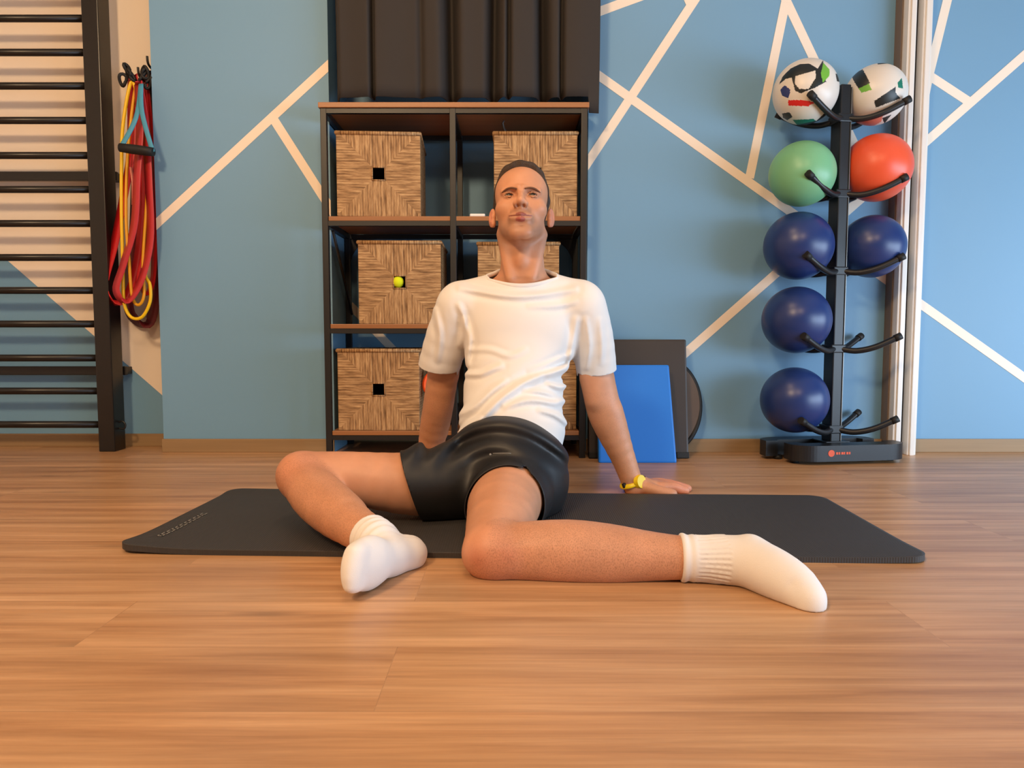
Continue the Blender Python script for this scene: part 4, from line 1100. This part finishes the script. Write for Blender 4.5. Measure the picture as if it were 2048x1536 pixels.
# small printed mark
from mathutils.bvhtree import BVHTree
def project_on(o, px, py):
    a = P(px, py, 1.0); d = Vector(a)-Vector((0, 0, CAMH)); d.normalize()
    vs_ = [v.co for v in o.data.vertices]; bt = BVHTree.FromPolygons(vs_, [tuple(p_.vertices) for p_ in o.data.polygons])
    h = bt.ray_cast(Vector((0, 0, CAMH))-Vector(OP), d); return h[0], h[1], d
m_ = MB(); loc, nrm, dd = project_on(shorts, 981, 909)
if loc is not None:
    m_.sphere(loc, .0035, 12, 8, (1, .4, .8)); pts = []
    for x in np.linspace(986, 1022, 8):
        l, n, dd = project_on(shorts, x, 907-.5*math.sin((x-986)/36*3.1))
        if l is not None: pts.append(l+n*.0006)
    m_.tube(pts, .0009, 6); lg = m_.build('printed_mark', M['mark'], shorts); tag(lg, 'small grey printed mark')

def rib_dir(p, base, d): return (p-np.array(base))@np.array(d)
def sockR(p):
    ax = ankR-np.array(shinR[2][:3]); ax /= np.linalg.norm(ax)
    c = np.array(J(738, 1073, 1.465))
    d = smin(chain(p, [(*q_[:3], q_[3]+.0045) for q_ in shinR[2:]], .02), foot_right(p, .0015), .02)
    t = rib_dir(p, c, ax); d = d-.002*np.sin(t*380)*np.exp(-((t-.03)/.03)**2)
    return np.maximum(smax(d, -t+.0, .003), mat_floor(p)-p[:, 2])
def sockL(p):
    c = np.array(J(1360, 1116, 1.377)); ax = np.array(J(1450, 1119, 1.37))-c; ax /= np.linalg.norm(ax)
    d = smin(chain(p, [(*q_[:3], q_[3]+.0045) for q_ in shinL[4:]], .02), foot_left(p, .0015), .02)
    t = rib_dir(p, c, ax)
    d = d-.0015*np.sin(t*300)*np.exp(-((t-.012)/.016)**2)-.0012*np.sin(np.arctan2(p[:, 2]-c[2], p[:, 1]-c[1])*34)*((t > .03) & (t < .09))
    fl = np.array([J(1585, 1170, 1.24), J(1600, 1185, 1.23)])
    d = d+.0025*np.exp(-(np.linalg.norm(p-fl[0], axis=1)/.012)**2)
    return np.maximum(smax(d, -t, .003), mat_floor(p)-p[:, 2])
S = surface(sockR, (-.36, 1.2, -.003), (-.15, 1.58, .17), .0032); mesh_from('sock', [S], M['sock'], person, OP)
S = surface(sockL, (.28, 1.16, -.003), (.58, 1.5, .16), .0032); mesh_from('sock', [S], M['sock'], person, OP)

# watch
wa = np.array(armL[-3][:3]); wb = np.array(armL[-1][:3]); ad = (wb-wa)/np.linalg.norm(wb-wa); wc = np.array(J(1262, 964, 2.153))
e1 = np.cross(ad, (0, 1, 0)); e1 /= np.linalg.norm(e1); e2 = np.cross(ad, e1)
m_ = MB(OP); m_.tube([wc+(e1*math.cos(a)+e2*math.sin(a))*.0325 for a in np.linspace(0, 2*math.pi, 41)[:-1]], .013, 10, closed=True, flat=.35, up=None)
bm2 = m_.bm
for v in bm2.verts:      # widen along the arm, thin radially
    r_ = np.array(v.co)+OP-wc; t = r_@ad; rad = r_-ad*t; ln = np.linalg.norm(rad); rad = rad/ln*(.0325+(ln-.0325)*.5)
    v.co = V3(wc+rad+ad*t*1.05-OP)
wt = m_.build('wristwatch', M['watchyel'], person)
fd = -e2*1.0 if (-e2)[1] < 0 else e2; fd = fd*.8+np.array([.75, 0, .1]); fd -= ad*fd.dot(ad); fd /= np.linalg.norm(fd); cc = wc+fd*.036
sd_ = np.cross(ad, fd)
R_ = Matrix(((ad[0], sd_[0], fd[0]), (ad[1], sd_[1], fd[1]), (ad[2], sd_[2], fd[2]))).to_4x4()
m_ = MB(OP); tmp = bmesh.new(); bmesh.ops.create_cone(tmp, cap_ends=True, segments=32, radius1=.022, radius2=.020, depth=.014, matrix=Matrix.Translation(V3(cc)) @ R_); m_.merge(tmp); m_.build('watch_case', M['watchyel'], wt)
m_ = MB(OP); m_.box((-.008, -.006, -.006), (.008, .006, .004), .002, Matrix.Translation(V3(wc+sd_*.032+ad*-.004)) @ R_); m_.build('buckle', M['rubber'], wt)
print('joints z', [round(float(x[2]-x[3]), 3) for x in thighR+shinR+thighL+shinL+footL])
